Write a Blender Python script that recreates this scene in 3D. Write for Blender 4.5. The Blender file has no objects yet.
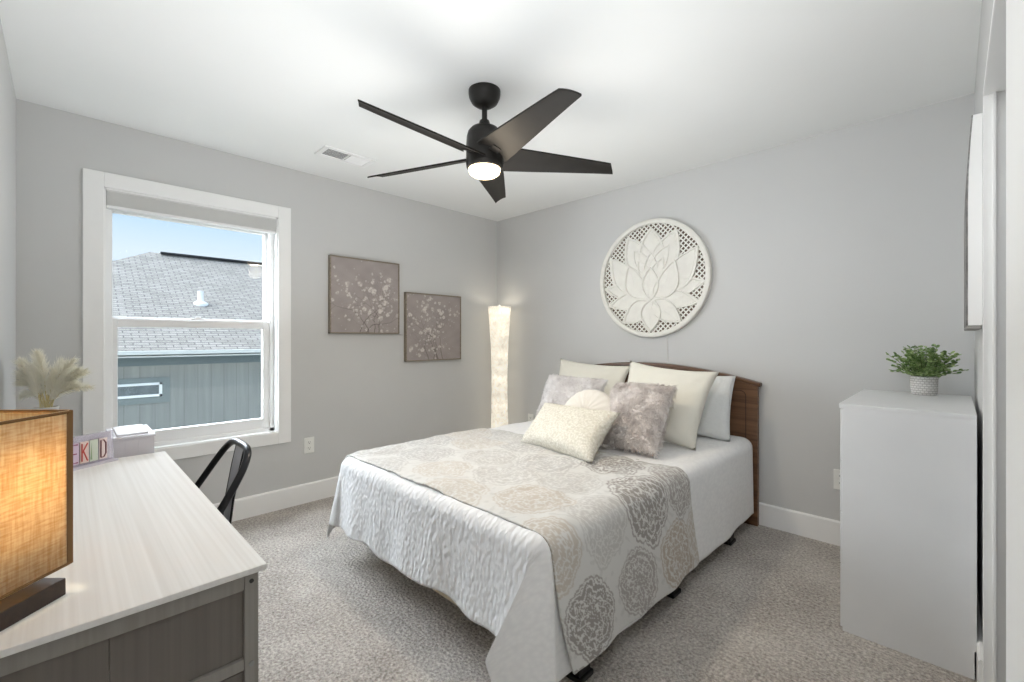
import bpy, bmesh, math, random
import numpy as np
from math import sin, cos, pi, radians, hypot, sqrt, atan2, exp, floor
from mathutils import Vector, Matrix, noise, Euler

random.seed(7)
SC = bpy.context.scene
COL = SC.collection
V = Vector

# ------------------------------------------------------------------ camera
cd = bpy.data.cameras.new('camera')
cd.lens = 445.83 / 1024 * 36.0
cd.sensor_width = 36.0
cd.shift_y = -2.76 / 1024
cd.clip_start = 0.02
cam = bpy.data.objects.new('camera', cd)
cam.location = (3.406, -3.212, 1.215)
cam.rotation_euler = (pi / 2, 0, radians(44.776))
COL.objects.link(cam)
SC.camera = cam

# ------------------------------------------------------------------ sky, sun, exposure
SC.view_settings.view_transform = 'Standard'
SC.view_settings.look = 'None'
SC.view_settings.exposure = 0.12
SC.view_settings.gamma = 1.0
SC.view_settings.use_curve_mapping = False
SC.cycles.max_bounces = 14
SC.cycles.diffuse_bounces = 9
SC.cycles.transmission_bounces = 10

w = bpy.data.worlds.new('sky')
SC.world = w
w.use_nodes = True
nt = w.node_tree
for n in list(nt.nodes):
    nt.nodes.remove(n)
wo = nt.nodes.new('ShaderNodeOutputWorld')
bg = nt.nodes.new('ShaderNodeBackground')
tc = nt.nodes.new('ShaderNodeTexCoord')
sx = nt.nodes.new('ShaderNodeSeparateXYZ')
rp = nt.nodes.new('ShaderNodeValToRGB')
rp.color_ramp.elements[0].position = 0.15
rp.color_ramp.elements[0].color = (0.72, 0.86, 0.97, 1)
rp.color_ramp.elements[1].position = 0.27
rp.color_ramp.elements[1].color = (0.36, 0.64, 0.95, 1)
bg.inputs['Strength'].default_value = 1.0
nt.links.new(tc.outputs['Generated'], sx.inputs[0])
nt.links.new(sx.outputs['Z'], rp.inputs[0])
nt.links.new(rp.outputs[0], bg.inputs['Color'])
nt.links.new(bg.outputs[0], wo.inputs['Surface'])


def add_light(name, kind, energy, color, loc, rot=None, **kw):
    l = bpy.data.lights.new(name, kind)
    l.energy = energy
    l.color = color
    for k, v in kw.items():
        setattr(l, k, v)
    o = bpy.data.objects.new(name, l)
    o.location = loc
    if rot is not None:
        o.rotation_euler = rot
    COL.objects.link(o)
    return o


def aim(d):
    return V(d).to_track_quat('-Z', 'Y').to_euler()


add_light('sunlight', 'SUN', 0.6, (1.0, 0.97, 0.92), (0, 0, 8), aim((-0.55, -0.25, -0.8)), angle=radians(1))
add_light('window_daylight', 'SUN', 29, (0.86, 0.935, 1.0), (-3, -3, 5), aim((0.72, 0.55, -0.36)), angle=radians(92))
# added unseen fill lights: one by the camera, one facing up over the bed
add_light('added_fill', 'AREA', 3.8, (0.96, 0.98, 1.0), (3.30, -3.22, 2.15), aim((-0.9, 2.6, -0.9)), shape='DISK', size=0.30, spread=radians(95))
add_light('added_up_fill', 'AREA', 21, (0.93, 0.965, 1.0), (1.95, -2.05, 1.22), (pi, 0, 0), shape='DISK', size=2.2)

# ------------------------------------------------------------------ helpers: materials


def srgb(r, g, b):
    f = lambda c: ((c / 255 + 0.055) / 1.055) ** 2.4 if c > 10 else c / 255 / 12.92
    return (f(r), f(g), f(b), 1.0)


class NT:
    """small node-tree writer around one material"""

    def __init__(s, name):
        s.m = bpy.data.materials.new(name)
        s.m.use_nodes = True
        s.t = s.m.node_tree
        s.p = s.t.nodes['Principled BSDF']
        s.out = s.t.nodes['Material Output']

    def n(s, t, **kw):
        q = s.t.nodes.new(t)
        for k, v in kw.items():
            setattr(q, k, v)
        return q

    def l(s, a, b):
        s.t.links.new(a, b)

    def coord(s, scale=(1, 1, 1), kind='Object'):
        c = s.n('ShaderNodeTexCoord')
        mp = s.n('ShaderNodeMapping')
        mp.inputs['Scale'].default_value = scale
        s.l(c.outputs[kind], mp.inputs['Vector'])
        return mp.outputs['Vector']

    def noise(s, vec, scale, detail=3, rough=0.5, dist=0.0):
        q = s.n('ShaderNodeTexNoise')
        q.inputs['Scale'].default_value = scale
        q.inputs['Detail'].default_value = detail
        q.inputs['Roughness'].default_value = rough
        q.inputs['Distortion'].default_value = dist
        s.l(vec, q.inputs['Vector'])
        return q.outputs['Fac']

    def ramp(s, fac, *stops):
        q = s.n('ShaderNodeValToRGB')
        e = q.color_ramp.elements
        while len(e) < len(stops):
            e.new(0.5)
        for k, (p, c) in enumerate(stops):
            e[k].position = p
            e[k].color = c
        s.l(fac, q.inputs[0])
        return q.outputs[0]

    def bump(s, h, strength=0.3, dist=0.002, prev=None):
        b = s.n('ShaderNodeBump')
        b.inputs['Strength'].default_value = strength
        b.inputs['Distance'].default_value = dist
        s.l(h, b.inputs['Height'])
        if prev is not None:
            s.l(prev, b.inputs['Normal'])
        s.l(b.outputs[0], s.p.inputs['Normal'])
        return b.outputs[0]

    def base(s, c):
        if isinstance(c, tuple):
            s.p.inputs['Base Color'].default_value = c
        else:
            s.l(c, s.p.inputs['Base Color'])


def paint(name, c, rough=0.5, metal=0.0, var=0.04, scale=6.0, bump=0.0, bscale=200, sheen=0.0, spec=0.5):
    t = NT(name)
    v = t.coord()
    lo = tuple(max(0, x * (1 - var)) for x in c[:3]) + (1,)
    hi = tuple(min(1, x * (1 + var)) for x in c[:3]) + (1,)
    t.base(t.ramp(t.noise(v, scale), (0.3, lo), (0.7, hi)))
    t.p.inputs['Roughness'].default_value = rough
    t.p.inputs['Metallic'].default_value = metal
    t.p.inputs['Specular IOR Level'].default_value = spec
    if sheen:
        t.p.inputs['Sheen Weight'].default_value = sheen
    if bump:
        t.bump(t.noise(v, bscale, 2), bump, 0.001)
    return t.m


def attr_mat(name, rough=0.9, bump=0.25, bscale=400, sheen=0.0):
    t = NT(name)
    a = t.n('ShaderNodeAttribute')
    a.attribute_name = 'Col'
    t.l(a.outputs['Color'], t.p.inputs['Base Color'])
    t.p.inputs['Roughness'].default_value = rough
    t.p.inputs['Specular IOR Level'].default_value = 0.2
    if sheen:
        t.p.inputs['Sheen Weight'].default_value = sheen
    if bump:
        t.bump(t.noise(t.coord(), bscale, 2), bump, 0.001)
    return t.m


def emissive(name, c, strength):
    t = NT(name)
    t.base(c)
    t.p.inputs['Emission Color'].default_value = c
    t.p.inputs['Emission Strength'].default_value = strength
    return t.m


def glass_mat(name, tint=(1, 1, 1, 1), gloss=0.06):
    t = NT(name)
    t.t.nodes.remove(t.p)
    tr = t.n('ShaderNodeBsdfTransparent')
    tr.inputs[0].default_value = tint
    gl = t.n('ShaderNodeBsdfGlossy')
    gl.inputs['Roughness'].default_value = 0.02
    mx = t.n('ShaderNodeMixShader')
    mx.inputs[0].default_value = gloss
    t.l(tr.outputs[0], mx.inputs[1])
    t.l(gl.outputs[0], mx.inputs[2])
    t.l(mx.outputs[0], t.out.inputs['Surface'])
    return t.m


def shade_mat(name, c1, c2, weave, trans=0.65, emit=0.0, ecol=None):
    """lampshade cloth or paper that lets its own bulb shine through"""
    t = NT(name)
    v = t.coord((1, 1, 1))
    if weave:
        a = t.noise(t.coord((30, 30, 260)), 1.0, 2)
        b = t.noise(t.coord((240, 240, 22)), 1.0, 2)
        mm = t.n('ShaderNodeMath', operation='MULTIPLY')
        t.l(a, mm.inputs[0])
        t.l(b, mm.inputs[1])
        f = mm.outputs[0]
        col = t.ramp(f, (0.12, c2), (0.36, c1))
    else:
        f = t.noise(v, 26, 5, 0.65, 0.6)
        col = t.ramp(f, (0.3, c2), (0.7, c1))
    t.l(col, t.p.inputs['Base Color'])
    t.p.inputs['Roughness'].default_value = 0.9
    t.p.inputs['Specular IOR Level'].default_value = 0.1
    tl = t.n('ShaderNodeBsdfTranslucent')
    t.l(col, tl.inputs['Color'])
    mx = t.n('ShaderNodeMixShader')
    mx.inputs[0].default_value = trans
    t.l(t.p.outputs[0], mx.inputs[1])
    t.l(tl.outputs[0], mx.inputs[2])
    t.l(mx.outputs[0], t.out.inputs['Surface'])
    t.bump(f, 0.4, 0.002)
    if emit:
        t.l(col, t.p.inputs['Emission Color'])
        t.p.inputs['Emission Strength'].default_value = emit
    return t.m


def wood(name, c1, c2, axis=0, rough=0.45, fine=1.0, bump=0.15):
    t = NT(name)
    s = [38 * fine] * 3
    s[axis] = 1.6 * fine
    v = t.coord(tuple(s))
    f = t.noise(v, 1.0, 6, 0.62, 1.2)
    t.base(t.ramp(f, (0.3, c2), (0.68, c1)))
    t.p.inputs['Roughness'].default_value = rough
    t.bump(f, bump, 0.002)
    return t.m


# ------------------------------------------------------------------ helpers: meshes


class MB:
    def __init__(s):
        s.b = bmesh.new()

    def _vs(s, pts):
        return [s.b.verts.new(p) for p in pts]

    def face(s, pts):
        return s.b.faces.new(s._vs(pts))

    def box(s, c, size, rot=None, bev=0.0, seg=2):
        m = Matrix.Translation(c) @ (rot.to_4x4() if rot is not None else Matrix()) @ Matrix.Diagonal((*size, 1))
        r = bmesh.ops.create_cube(s.b, size=1.0, matrix=m)
        if bev:
            es = {e for v in r['verts'] for e in v.link_edges}
            bmesh.ops.bevel(s.b, geom=list(es), offset=bev, segments=seg, affect='EDGES', profile=0.6)
        return s

    def bb(s, x0, x1, y0, y1, z0, z1, bev=0.0, seg=2):
        return s.box(((x0 + x1) / 2, (y0 + y1) / 2, (z0 + z1) / 2), (abs(x1 - x0), abs(y1 - y0), abs(z1 - z0)), None, bev, seg)

    def lathe(s, prof, c=(0, 0, 0), n=32, cap=True, m=None):
        M = m if m is not None else Matrix.Translation(c)
        rings = []
        for r, z in prof:
            if r < 1e-6:
                rings.append([s.b.verts.new(M @ V((0, 0, z)))])
            else:
                rings.append([s.b.verts.new(M @ V((r * cos(2 * pi * k / n), r * sin(2 * pi * k / n), z))) for k in range(n)])
        for a, b in zip(rings, rings[1:]):
            for k in range(n):
                j = (k + 1) % n
                if len(a) == 1 and len(b) == 1:
                    continue
                if len(a) == 1:
                    s.b.faces.new((a[0], b[j], b[k]))
                elif len(b) == 1:
                    s.b.faces.new((a[k], a[j], b[0]))
                else:
                    s.b.faces.new((a[k], a[j], b[j], b[k]))
        if cap:
            if len(rings[0]) > 1:
                s.b.faces.new(rings[0][::-1])
            if len(rings[-1]) > 1:
                s.b.faces.new(rings[-1])
        return s

    def tube(s, path, rad, n=10, closed=False, flat=1.0, up=None):
        P = [V(p) for p in path]
        N = len(P)
        rings = []
        pu = None
        for i in range(N):
            a = P[i - 1] if (i > 0 or closed) else P[i]
            b = P[(i + 1) % N] if (i < N - 1 or closed) else P[i]
            t = (b - a)
            t = t.normalized() if t.length > 1e-9 else V((0, 0, 1))
            if pu is None:
                ref = V(up) if up is not None else (V((0, 0, 1)) if abs(t.z) < 0.9 else V((1, 0, 0)))
                pu = (ref - t * ref.dot(t)).normalized()
            else:
                pu = (pu - t * pu.dot(t)).normalized()
            sd = t.cross(pu)
            r = rad[i] if hasattr(rad, '__len__') else rad
            rings.append([s.b.verts.new(P[i] + sd * (r * cos(2 * pi * k / n)) + pu * (r * flat * sin(2 * pi * k / n))) for k in range(n)])
        rng = range(N if closed else N - 1)
        for i in rng:
            a, b = rings[i], rings[(i + 1) % N]
            for k in range(n):
                j = (k + 1) % n
                s.b.faces.new((a[k], a[j], b[j], b[k]))
        if not closed:
            s.b.faces.new(rings[0][::-1])
            s.b.faces.new(rings[-1])
        return s

    def prism(s, poly, d, M=None):
        """polygon in the local XY plane extruded along local Z by d, placed by M"""
        M = M if M is not None else Matrix()
        a = [s.b.verts.new(M @ V((x, y, 0))) for x, y in poly]
        b = [s.b.verts.new(M @ V((x, y, d))) for x, y in poly]
        n = len(poly)
        s.b.faces.new(a[::-1])
        s.b.faces.new(b)
        for k in range(n):
            j = (k + 1) % n
            s.b.faces.new((a[k], a[j], b[j], b[k]))
        return s

    def grid(s, fn, nu, nv):
        vs = [[s.b.verts.new(fn(i / nu, j / nv)) for j in range(nv + 1)] for i in range(nu + 1)]
        for i in range(nu):
            for j in range(nv):
                s.b.faces.new((vs[i][j], vs[i + 1][j], vs[i + 1][j + 1], vs[i][j + 1]))
        return s

    def spike(s, p, d, r, mid=0.45, bend=None):
        """one thin tapering hair"""
        p = V(p)
        d = V(d)
        a = d.orthogonal().normalized()
        b = d.normalized().cross(a)
        q = p + d * mid
        tip = p + d + (V(bend) if bend is not None else V((0, 0, 0)))
        r0, r1 = [], []
        for k in range(3):
            e = a * cos(k * 2.0944) + b * sin(k * 2.0944)
            r0.append(s.b.verts.new(p + e * r))
            r1.append(s.b.verts.new(q + e * r * 0.8))
        t = s.b.verts.new(tip)
        for k in range(3):
            j = (k + 1) % 3
            s.b.faces.new((r0[k], r0[j], r1[j], r1[k]))
            s.b.faces.new((r1[k], r1[j], t))

    def build(s, name, mat, parent=None, smooth=False, loc=None, bev=0.0, sub=0, solid=0.0, world=True, angle=None):
        me = bpy.data.meshes.new(name)
        if parent is not None and world:
            ms = Matrix()
            q = parent
            while q is not None:
                ms = Matrix.LocRotScale(q.location, q.rotation_euler, None) @ ms
                q = q.parent
            s.b.transform(ms.inverted())
        elif loc is not None:
            s.b.transform(Matrix.Translation(-V(loc)))
        bmesh.ops.recalc_face_normals(s.b, faces=s.b.faces[:])
        s.b.to_mesh(me)
        s.b.free()
        mats = mat if isinstance(mat, (list, tuple)) else [mat]
        for m in mats:
            me.materials.append(m)
        if smooth:
            me.polygons.foreach_set('use_smooth', [True] * len(me.polygons))
        o = bpy.data.objects.new(name, me)
        COL.objects.link(o)
        if parent is not None:
            o.parent = parent
        elif loc is not None:
            o.location = loc
        if solid:
            md = o.modifiers.new('solid', 'SOLIDIFY')
            md.thickness = solid
            md.offset = 1
        if bev:
            md = o.modifiers.new('bevel', 'BEVEL')
            md.width = bev
            md.segments = 2
            md.limit_method = 'ANGLE'
            md.angle_limit = radians(40)
        if sub:
            md = o.modifiers.new('sub', 'SUBSURF')
            md.levels = sub
            md.render_levels = sub
        if angle is not None:
            me.set_sharp_from_angle(angle=radians(angle))
        return o


def tag(o, label=None, cat=None, group=None, kind=None):
    if label:
        o['label'] = label
    if cat:
        o['category'] = cat
    if group:
        o['group'] = group
    if kind:
        o['kind'] = kind
    return o


def thing(name, label, cat, loc, rotz=0.0, group=None, kind=None):
    o = bpy.data.objects.new(name, None)
    o.empty_display_size = 0.1
    o.location = loc
    o.rotation_euler = (0, 0, rotz)
    COL.objects.link(o)
    return tag(o, label, cat, group, kind)


def color_attr(o, cols):
    """cols: (nverts,3) linear colours"""
    a = o.data.color_attributes.new('Col', 'FLOAT_COLOR', 'POINT')
    c = np.ones((len(o.data.vertices), 4), dtype=np.float32)
    c[:, :3] = cols
    a.data.foreach_set('color', c.ravel())


def nz(x, y, z=0.0):
    return noise.noise(V((x, y, z)))


# ------------------------------------------------------------------ materials
M = {}
M['wall'] = paint('wall_paint', srgb(204, 204, 203), 0.85, var=0.012, scale=2, bump=0.12, bscale=260, spec=0.2)
M['ceiling'] = paint('ceiling_paint', srgb(237, 238, 237), 0.9, var=0.01, scale=2, bump=0.15, bscale=180, spec=0.2)
M['trim'] = paint('trim_white', srgb(242, 242, 241), 0.4, var=0.01)
M['vinyl'] = paint('vinyl_white', srgb(240, 240, 240), 0.35, var=0.01)
M['black_metal'] = paint('fan_bronze', (0.016, 0.014, 0.012, 1), 0.42, 0.3, var=0.1)
M['blade'] = paint('fan_blade_black', (0.014, 0.012, 0.010, 1), 0.5, 0.0, var=0.15, scale=14, spec=0.25)
M['chair_metal'] = paint('chair_gunmetal', (0.030, 0.030, 0.034, 1), 0.32, 0.7, var=0.15)
M['chair_splat'] = paint('chair_splat', (0.42, 0.42, 0.45, 1), 0.5, 0.0, var=0.15)
M['plastic_black'] = paint('plastic_black', (0.010, 0.010, 0.010, 1), 0.5)
M['cream_pillow'] = paint('cream_cotton', srgb(224, 221, 210), 0.9, var=0.03, scale=8, bump=0.3, bscale=500, sheen=0.2, spec=0.15)
M['outlet'] = paint('outlet_plastic', srgb(236, 236, 232), 0.35, var=0.01)
M['dark_slot'] = paint('dark_slot', (0.02, 0.02, 0.02, 1), 0.6)
M['glass'] = glass_mat('window_glass', gloss=0.008)
M['dresser'] = paint('dresser_white', srgb(222, 223, 224), 0.5, var=0.015)
M['lotus'] = paint('whitewashed_wood', srgb(228, 226, 219), 0.75, var=0.03, scale=20, bump=0.2, bscale=120)


def carpet_mat():
    t = NT('carpet')
    v = t.coord()
    a = t.noise(v, 78, 4, 0.75)
    b = t.noise(v, 3.0, 3, 0.6)
    vo = t.n('ShaderNodeTexVoronoi')
    vo.inputs['Scale'].default_value = 75
    t.l(v, vo.inputs['Vector'])
    mx = t.n('ShaderNodeMath', operation='MULTIPLY_ADD')
    t.l(b, mx.inputs[0])
    mx.inputs[1].default_value = 0.30
    t.l(a, mx.inputs[2])
    t.base(t.ramp(mx.outputs[0], (0.42, srgb(112, 105, 99)), (0.62, srgb(178, 171, 164)), (0.80, srgb(222, 216, 209))))
    t.p.inputs['Roughness'].default_value = 1.0
    t.p.inputs['Specular IOR Level'].default_value = 0.05
    t.p.inputs['Sheen Weight'].default_value = 0.15
    n1 = t.bump(vo.outputs['Distance'], 0.75, 0.012)
    t.bump(a, 0.8, 0.008, n1)
    return t.m


M['carpet'] = carpet_mat()

# ================================================================== SETTING
H = 2.44
XD, YC = 3.477, -3.38            # right wall plane, front (camera side) wall plane
WY0, WY1, WZ0, WZ1 = -3.048, -2.139, 0.55, 2.066   # window opening


def struct(name, mb, m, parent=None, **kw):
    o = mb.build(name, m, parent, **kw)
    o['kind'] = 'structure'
    return o


struct('floor', MB().bb(-0.15, 4.3, YC - 0.15, 0.15, -0.12, 0), M['carpet'])
struct('ceiling', MB().bb(-0.15, 4.3, YC - 0.15, 0.15, H, H + 0.12), M['ceiling'])
mb = MB()
mb.bb(-0.15, 0, YC - 0.15, WY0, 0, H).bb(-0.15, 0, WY1, 0.0, 0, H)
mb.bb(-0.15, 0, WY0, WY1, 0, WZ0).bb(-0.15, 0, WY0, WY1, WZ1, H)
struct('wall_left', mb, M['wall'])
struct('wall_back', MB().bb(-0.15, 4.3, 0, 0.15, 0, H), M['wall'])
struct('wall_front', MB().bb(0, 4.3, YC - 0.15, YC, 0, H), M['wall'])
DY0, DY1, DZ = -3.05, -1.06, 2.03     # closet opening in the right wall
mb = MB()
mb.bb(XD, XD + 0.115, DY1, 0, 0, H).bb(XD, XD + 0.115, YC, DY0, 0, H).bb(XD, XD + 0.115, DY0, DY1, DZ, H)
struct('wall_right', mb, M['wall'])
mb = MB()
mb.bb(4.15, 4.3, YC, 0, 0, H)
struct('wall_closet', mb, M['wall'])


def bboard(mb, p0, p1, nrm, h=0.142, t=0.015):
    """baseboard with an eased top edge from p0 to p1 (xy), standing off along nrm"""
    p0, p1, n = V((*p0, 0)), V((*p1, 0)), V((*nrm, 0))
    d = (p1 - p0)
    L = d.length
    d.normalize()
    Mx = Matrix.Translation(p0) @ Matrix((n, V((0, 0, 1)), d)).transposed().to_4x4()
    mb.prism([(0, 0), (t, 0), (t, h - 0.008), (t - 0.006, h), (0, h)], L, Mx)
    return mb


struct('baseboard_left', bboard(MB(), (0, YC), (0, 0), (1, 0)), M['trim'])
struct('baseboard_back', bboard(MB(), (0.015, 0), (XD, 0), (0, -1)), M['trim'])
struct('baseboard_right', bboard(MB(), (XD, -1.055), (XD, -0.015), (-1, 0)), M['trim'])
struct('baseboard_front', bboard(MB(), (0.015, YC), (XD, YC), (0, 1)), M['trim'])

# closet opening trim and its sliding leaf
mb = MB()
mb.bb(XD - 0.004, XD + 0.119, DY1 - 0.018, DY1, 0, DZ, 0.002)
mb.bb(XD - 0.004, XD + 0.119, DY0, DY0 + 0.018, 0, DZ, 0.002)
mb.bb(XD - 0.004, XD + 0.119, DY0, DY1, DZ - 0.018, DZ, 0.002)
mb.bb(XD + 0.018, XD + 0.026, DY1 - 0.030, DY1 - 0.018, 0, DZ - 0.018, 0.002)
struct('trim_1', mb, M['trim'])
mb = MB()
mb.bb(XD + 0.004, XD + 0.040, DY0 + 0.02, -1.85, 0.012, DZ - 0.022, 0.004)
mb.bb(XD + 0.010, XD + 0.034, -1.8495, -1.845, 0.012, DZ - 0.022, 0.002)
dr = struct('door_1', mb, M['trim'])

# ------------------------------------------------------------------ window
win = thing('window_1', None, None, (0, (WY0 + WY1) / 2, WZ0), kind='structure')
mb = MB()
mb.bb(0, 0.017, -3.135, WY0, 0.47, 2.15, 0.003).bb(0, 0.017, WY1, -2.054, 0.47, 2.15, 0.003)
mb.bb(0, 0.0172, WY0, WY1, WZ1, 2.15, 0.003).bb(0, 0.0172, WY0, WY1, 0.47, WZ0, 0.003)
mb.build('window_casing', M['trim'], win)
mb = MB()
mb.bb(-0.15, 0.004, WY0, WY0 + 0.008, WZ0, WZ1).bb(-0.15, 0.004, WY1 - 0.008, WY1, WZ0, WZ1)
mb.bb(-0.15, 0.004, WY0, WY1, WZ1 - 0.008, WZ1).bb(-0.15, 0.012, WY0, WY1, WZ0 - 0.002, WZ0 + 0.008, 0.002)
mb.build('window_return', M['trim'], win)
mb = MB()
y0, y1, z0, z1 = WY0 + 0.008, WY1 - 0.008, WZ0 + 0.008, WZ1 - 0.008
for (a, b, c, d) in ((y0, y0 + 0.030, z0, z1), (y1 - 0.030, y1, z0, z1), (y0, y1, z0, z0 + 0.022), (y0, y1, z1 - 0.03, z1)):
    mb.bb(-0.14, -0.045, a, b, c, d, 0.002)
mb.build('window_frame', M['vinyl'], win)


def sash(name, X, ya, yb, za, zb, gy0, gy1, gz0, gz1, th):
    mb = MB()
    mb.bb(X - th, X, ya, gy0, za, zb, 0.003).bb(X - th, X, gy1, yb, za, zb, 0.003)
    mb.bb(X - th, X, gy0, gy1, za, gz0, 0.003).bb(X - th, X, gy0, gy1, gz1, zb, 0.003)
    o = mb.build(name, M['vinyl'], win)
    MB().bb(X - th * 0.5 - 0.003, X - th * 0.5 + 0.003, gy0 - 0.004, gy1 + 0.004, gz0 - 0.004, gz1 + 0.004).build('glass_pane', M['glass'], o)
    return o


sash('upper_sash', -0.095, -3.023, -2.164, 1.285, 2.03, -3.013 + 0.003, -2.198, 1.342, 1.955, 0.04)
s2 = sash('lower_sash', -0.055, -3.023, -2.164, 0.572, 1.331, -2.986, -2.218, 0.650, 1.281, 0.04)
mb = MB()
mb.bb(-0.058, -0.035, -2.64, -2.56, 1.331, 1.343, 0.004).bb(-0.05, -0.040, -2.615, -2.585, 1.343, 1.352, 0.003)
mb.build('sash_lock', M['vinyl'], s2)

# pleated blind folded up under the head of the window
bl = thing('window_blind', 'grey pleated blind folded up at the head of the white window', 'blind', (-0.02, -2.594, 1.945))
ft = paint('blind_fabric', srgb(218, 218, 216), 0.9, var=0.02, bump=0.2, bscale=300)
mb = MB()
n = 16
za, zb = 1.972, 2.050
pr = []
for k in range(n * 2 + 1):
    pr.append((0.002 if k % 2 else -0.002, za + (zb - za) * k / (2 * n)))
poly = [(-0.032 + x, z) for x, z in pr] + [(-0.004 - x, z) for x, z in pr[::-1]]
Mx = Matrix(((1, 0, 0, 0), (0, 0, -1, 0), (0, 1, 0, 0), (0, 0, 0, 1)))
mb.prism(poly, 0.890, Matrix.Translation((0, -2.147, 0)) @ Mx)
mb.build('pleats', ft, bl)
MB().bb(-0.036, 0.0, -3.037, -2.149, 2.048, 2.058, 0.002).build('head_rail', ft, bl)
MB().bb(-0.034, -0.003, -3.037, -2.149, 1.955, 1.972, 0.003).build('bottom_rail', M['vinyl'], bl)

# ------------------------------------------------------------------ neighbouring house outside


def shingle_mat():
    t = NT('roof_shingles')
    c = t.n('ShaderNodeTexCoord')
    s = t.n('ShaderNodeSeparateXYZ')
    t.l(c.outputs['Object'], s.inputs[0])
    cb = t.n('ShaderNodeCombineXYZ')
    t.l(s.outputs['Y'], cb.inputs['X'])
    ml = t.n('ShaderNodeMath', operation='MULTIPLY')
    ml.inputs[1].default_value = -1.14
    t.l(s.outputs['X'], ml.inputs[0])
    t.l(ml.outputs[0], cb.inputs['Y'])
    br = t.n('ShaderNodeTexBrick')
    br.inputs['Scale'].default_value = 1.0
    br.inputs['Brick Width'].default_value = 0.17
    br.inputs['Row Height'].default_value = 0.068
    br.inputs['Mortar Size'].default_value = 0.008
    br.inputs['Mortar Smooth'].default_value = 0.1
    br.inputs['Bias'].default_value = 0.15
    br.inputs['Color1'].default_value = srgb(132, 126, 119)
    br.inputs['Color2'].default_value = srgb(152, 146, 139)
    br.inputs['Mortar'].default_value = srgb(104, 99, 95)
    t.l(cb.outputs[0], br.inputs['Vector'])
    nn = t.noise(c.outputs['Object'], 9, 4, 0.7)
    mx = t.n('ShaderNodeMixRGB', blend_type='MULTIPLY')
    mx.inputs[0].default_value = 0.6
    t.l(br.outputs['Color'], mx.inputs[1])
    t.l(t.ramp(nn, (0.3, (0.72, 0.72, 0.72, 1)), (0.65, (1, 1, 1, 1))), mx.inputs[2])
    t.base(mx.outputs[0])
    t.p.inputs['Roughness'].default_value = 0.95
    t.bump(br.outputs['Fac'], 0.4, 0.01)
    return t.m


def siding_mat():
    t = NT('board_siding')
    c = t.n('ShaderNodeTexCoord')
    s = t.n('ShaderNodeSeparateXYZ')
    t.l(c.outputs['Object'], s.inputs[0])
    a = t.n('ShaderNodeMath', operation='DIVIDE')
    a.inputs[1].default_value = 0.165
    t.l(s.outputs['Y'], a.inputs[0])
    f = t.n('ShaderNodeMath', operation='FRACT')
    t.l(a.outputs[0], f.inputs[0])
    g = t.ramp(f.outputs[0], (0.0, srgb(138, 137, 133)), (0.05, srgb(138, 137, 133)), (0.08, srgb(151, 151, 147)))
    mx = t.n('ShaderNodeMixRGB', blend_type='MULTIPLY')
    mx.inputs[0].default_value = 1
    t.l(g, mx.inputs[1])
    t.l(t.ramp(t.noise(t.coord((2, 14, 1.0)), 1, 4), (0.3, (0.86, 0.86, 0.86, 1)), (0.7, (1.05, 1.05, 1.05, 1))), mx.inputs[2])
    t.base(mx.outputs[0])
    t.p.inputs['Roughness'].default_value = 0.8
    return t.m


HX = -4.5
EZ, RX, RZ, HIPY = 1.035, -7.5, 2.862, -2.04
EX = HX + 0.32
house = thing('neighbour_house', 'blue grey house with pale shingle hip roof seen through the window', 'house', (-7.5, 0, -2.9))
slope = (RZ - EZ) / (EX - RX)
ywest = HIPY - (EX - RX)          # south hip corner
MB().bb(HX - 6.0, HX, ywest + 0.3, 9.0, -2.9, EZ - 0.02).build('house_wall', siding_mat(), house)
mb = MB()
fx = 2 * RX - EX
a0, a1 = (EX, ywest, EZ), (EX, 9.3, EZ)
b0, b1 = (fx, ywest, EZ), (fx, 9.3, EZ)
r0, r1 = (RX, HIPY, RZ), (RX, 9.3, RZ)
vv = [mb.b.verts.new(p) for p in (a0, a1, b0, b1, r0, r1)]
dn = [mb.b.verts.new((p[0], p[1], EZ - 0.04)) for p in (a0, a1, b0, b1)]
for idx in ((vv[0], vv[1], vv[5], vv[4]), (vv[3], vv[2], vv[4], vv[5]), (vv[2], vv[0], vv[4]), (vv[1], vv[3], vv[5]),
            (dn[0], dn[1], vv[1], vv[0]), (dn[1], dn[3], vv[3], vv[1]), (dn[3], dn[2], vv[2], vv[3]), (dn[2], dn[0], vv[0], vv[2]), (dn[0], dn[2], dn[3], dn[1])):
    mb.b.faces.new(idx)
rf = mb.build('house_roof', shingle_mat(), house)
MB().bb(RX - 0.10, RX + 0.10, HIPY + 0.15, 0.95, RZ - 0.02, RZ + 0.018, 0.01).build('ridge_vent', paint('ridge_black', (0.03, 0.03, 0.035, 1), 0.8), rf)
fas = paint('fascia_pale', srgb(206, 206, 202), 0.6)
MB().bb(EX - 0.01, EX + 0.03, ywest, 9.3, EZ - 0.040, EZ + 0.012, 0.004).build('gutter', fas, house)
MB().bb(HX, EX, ywest, 9.3, EZ - 0.075, EZ - 0.055).build('soffit', fas, house)
MB().bb(HX, HX + 0.012, ywest, 9.0, EZ - 0.20, EZ - 0.02).build('frieze_board', paint('frieze_grey', srgb(110, 120, 124), 0.8), house)
wf = MB()
wy0, wy1, wz0, wz1 = -3.6, -2.229, 0.405, 0.60
for q in ((wy0, wy1, wz0, wz0 + 0.035), (wy0, wy1, wz1 - 0.035, wz1), (wy0, wy0 + 0.035, wz0, wz1), (wy1 - 0.035, wy1, wz0, wz1)):
    wf.bb(HX, HX + 0.03, *q, 0.004)
hw = wf.build('house_window', M['vinyl'], house)
MB().bb(HX, HX + 0.012, wy0 + 0.03, wy1 - 0.03, wz0 + 0.03, wz1 - 0.03).build('house_window_pane', paint('dark_pane', srgb(88, 98, 102), 0.15, var=0.2, scale=9), hw)
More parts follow.
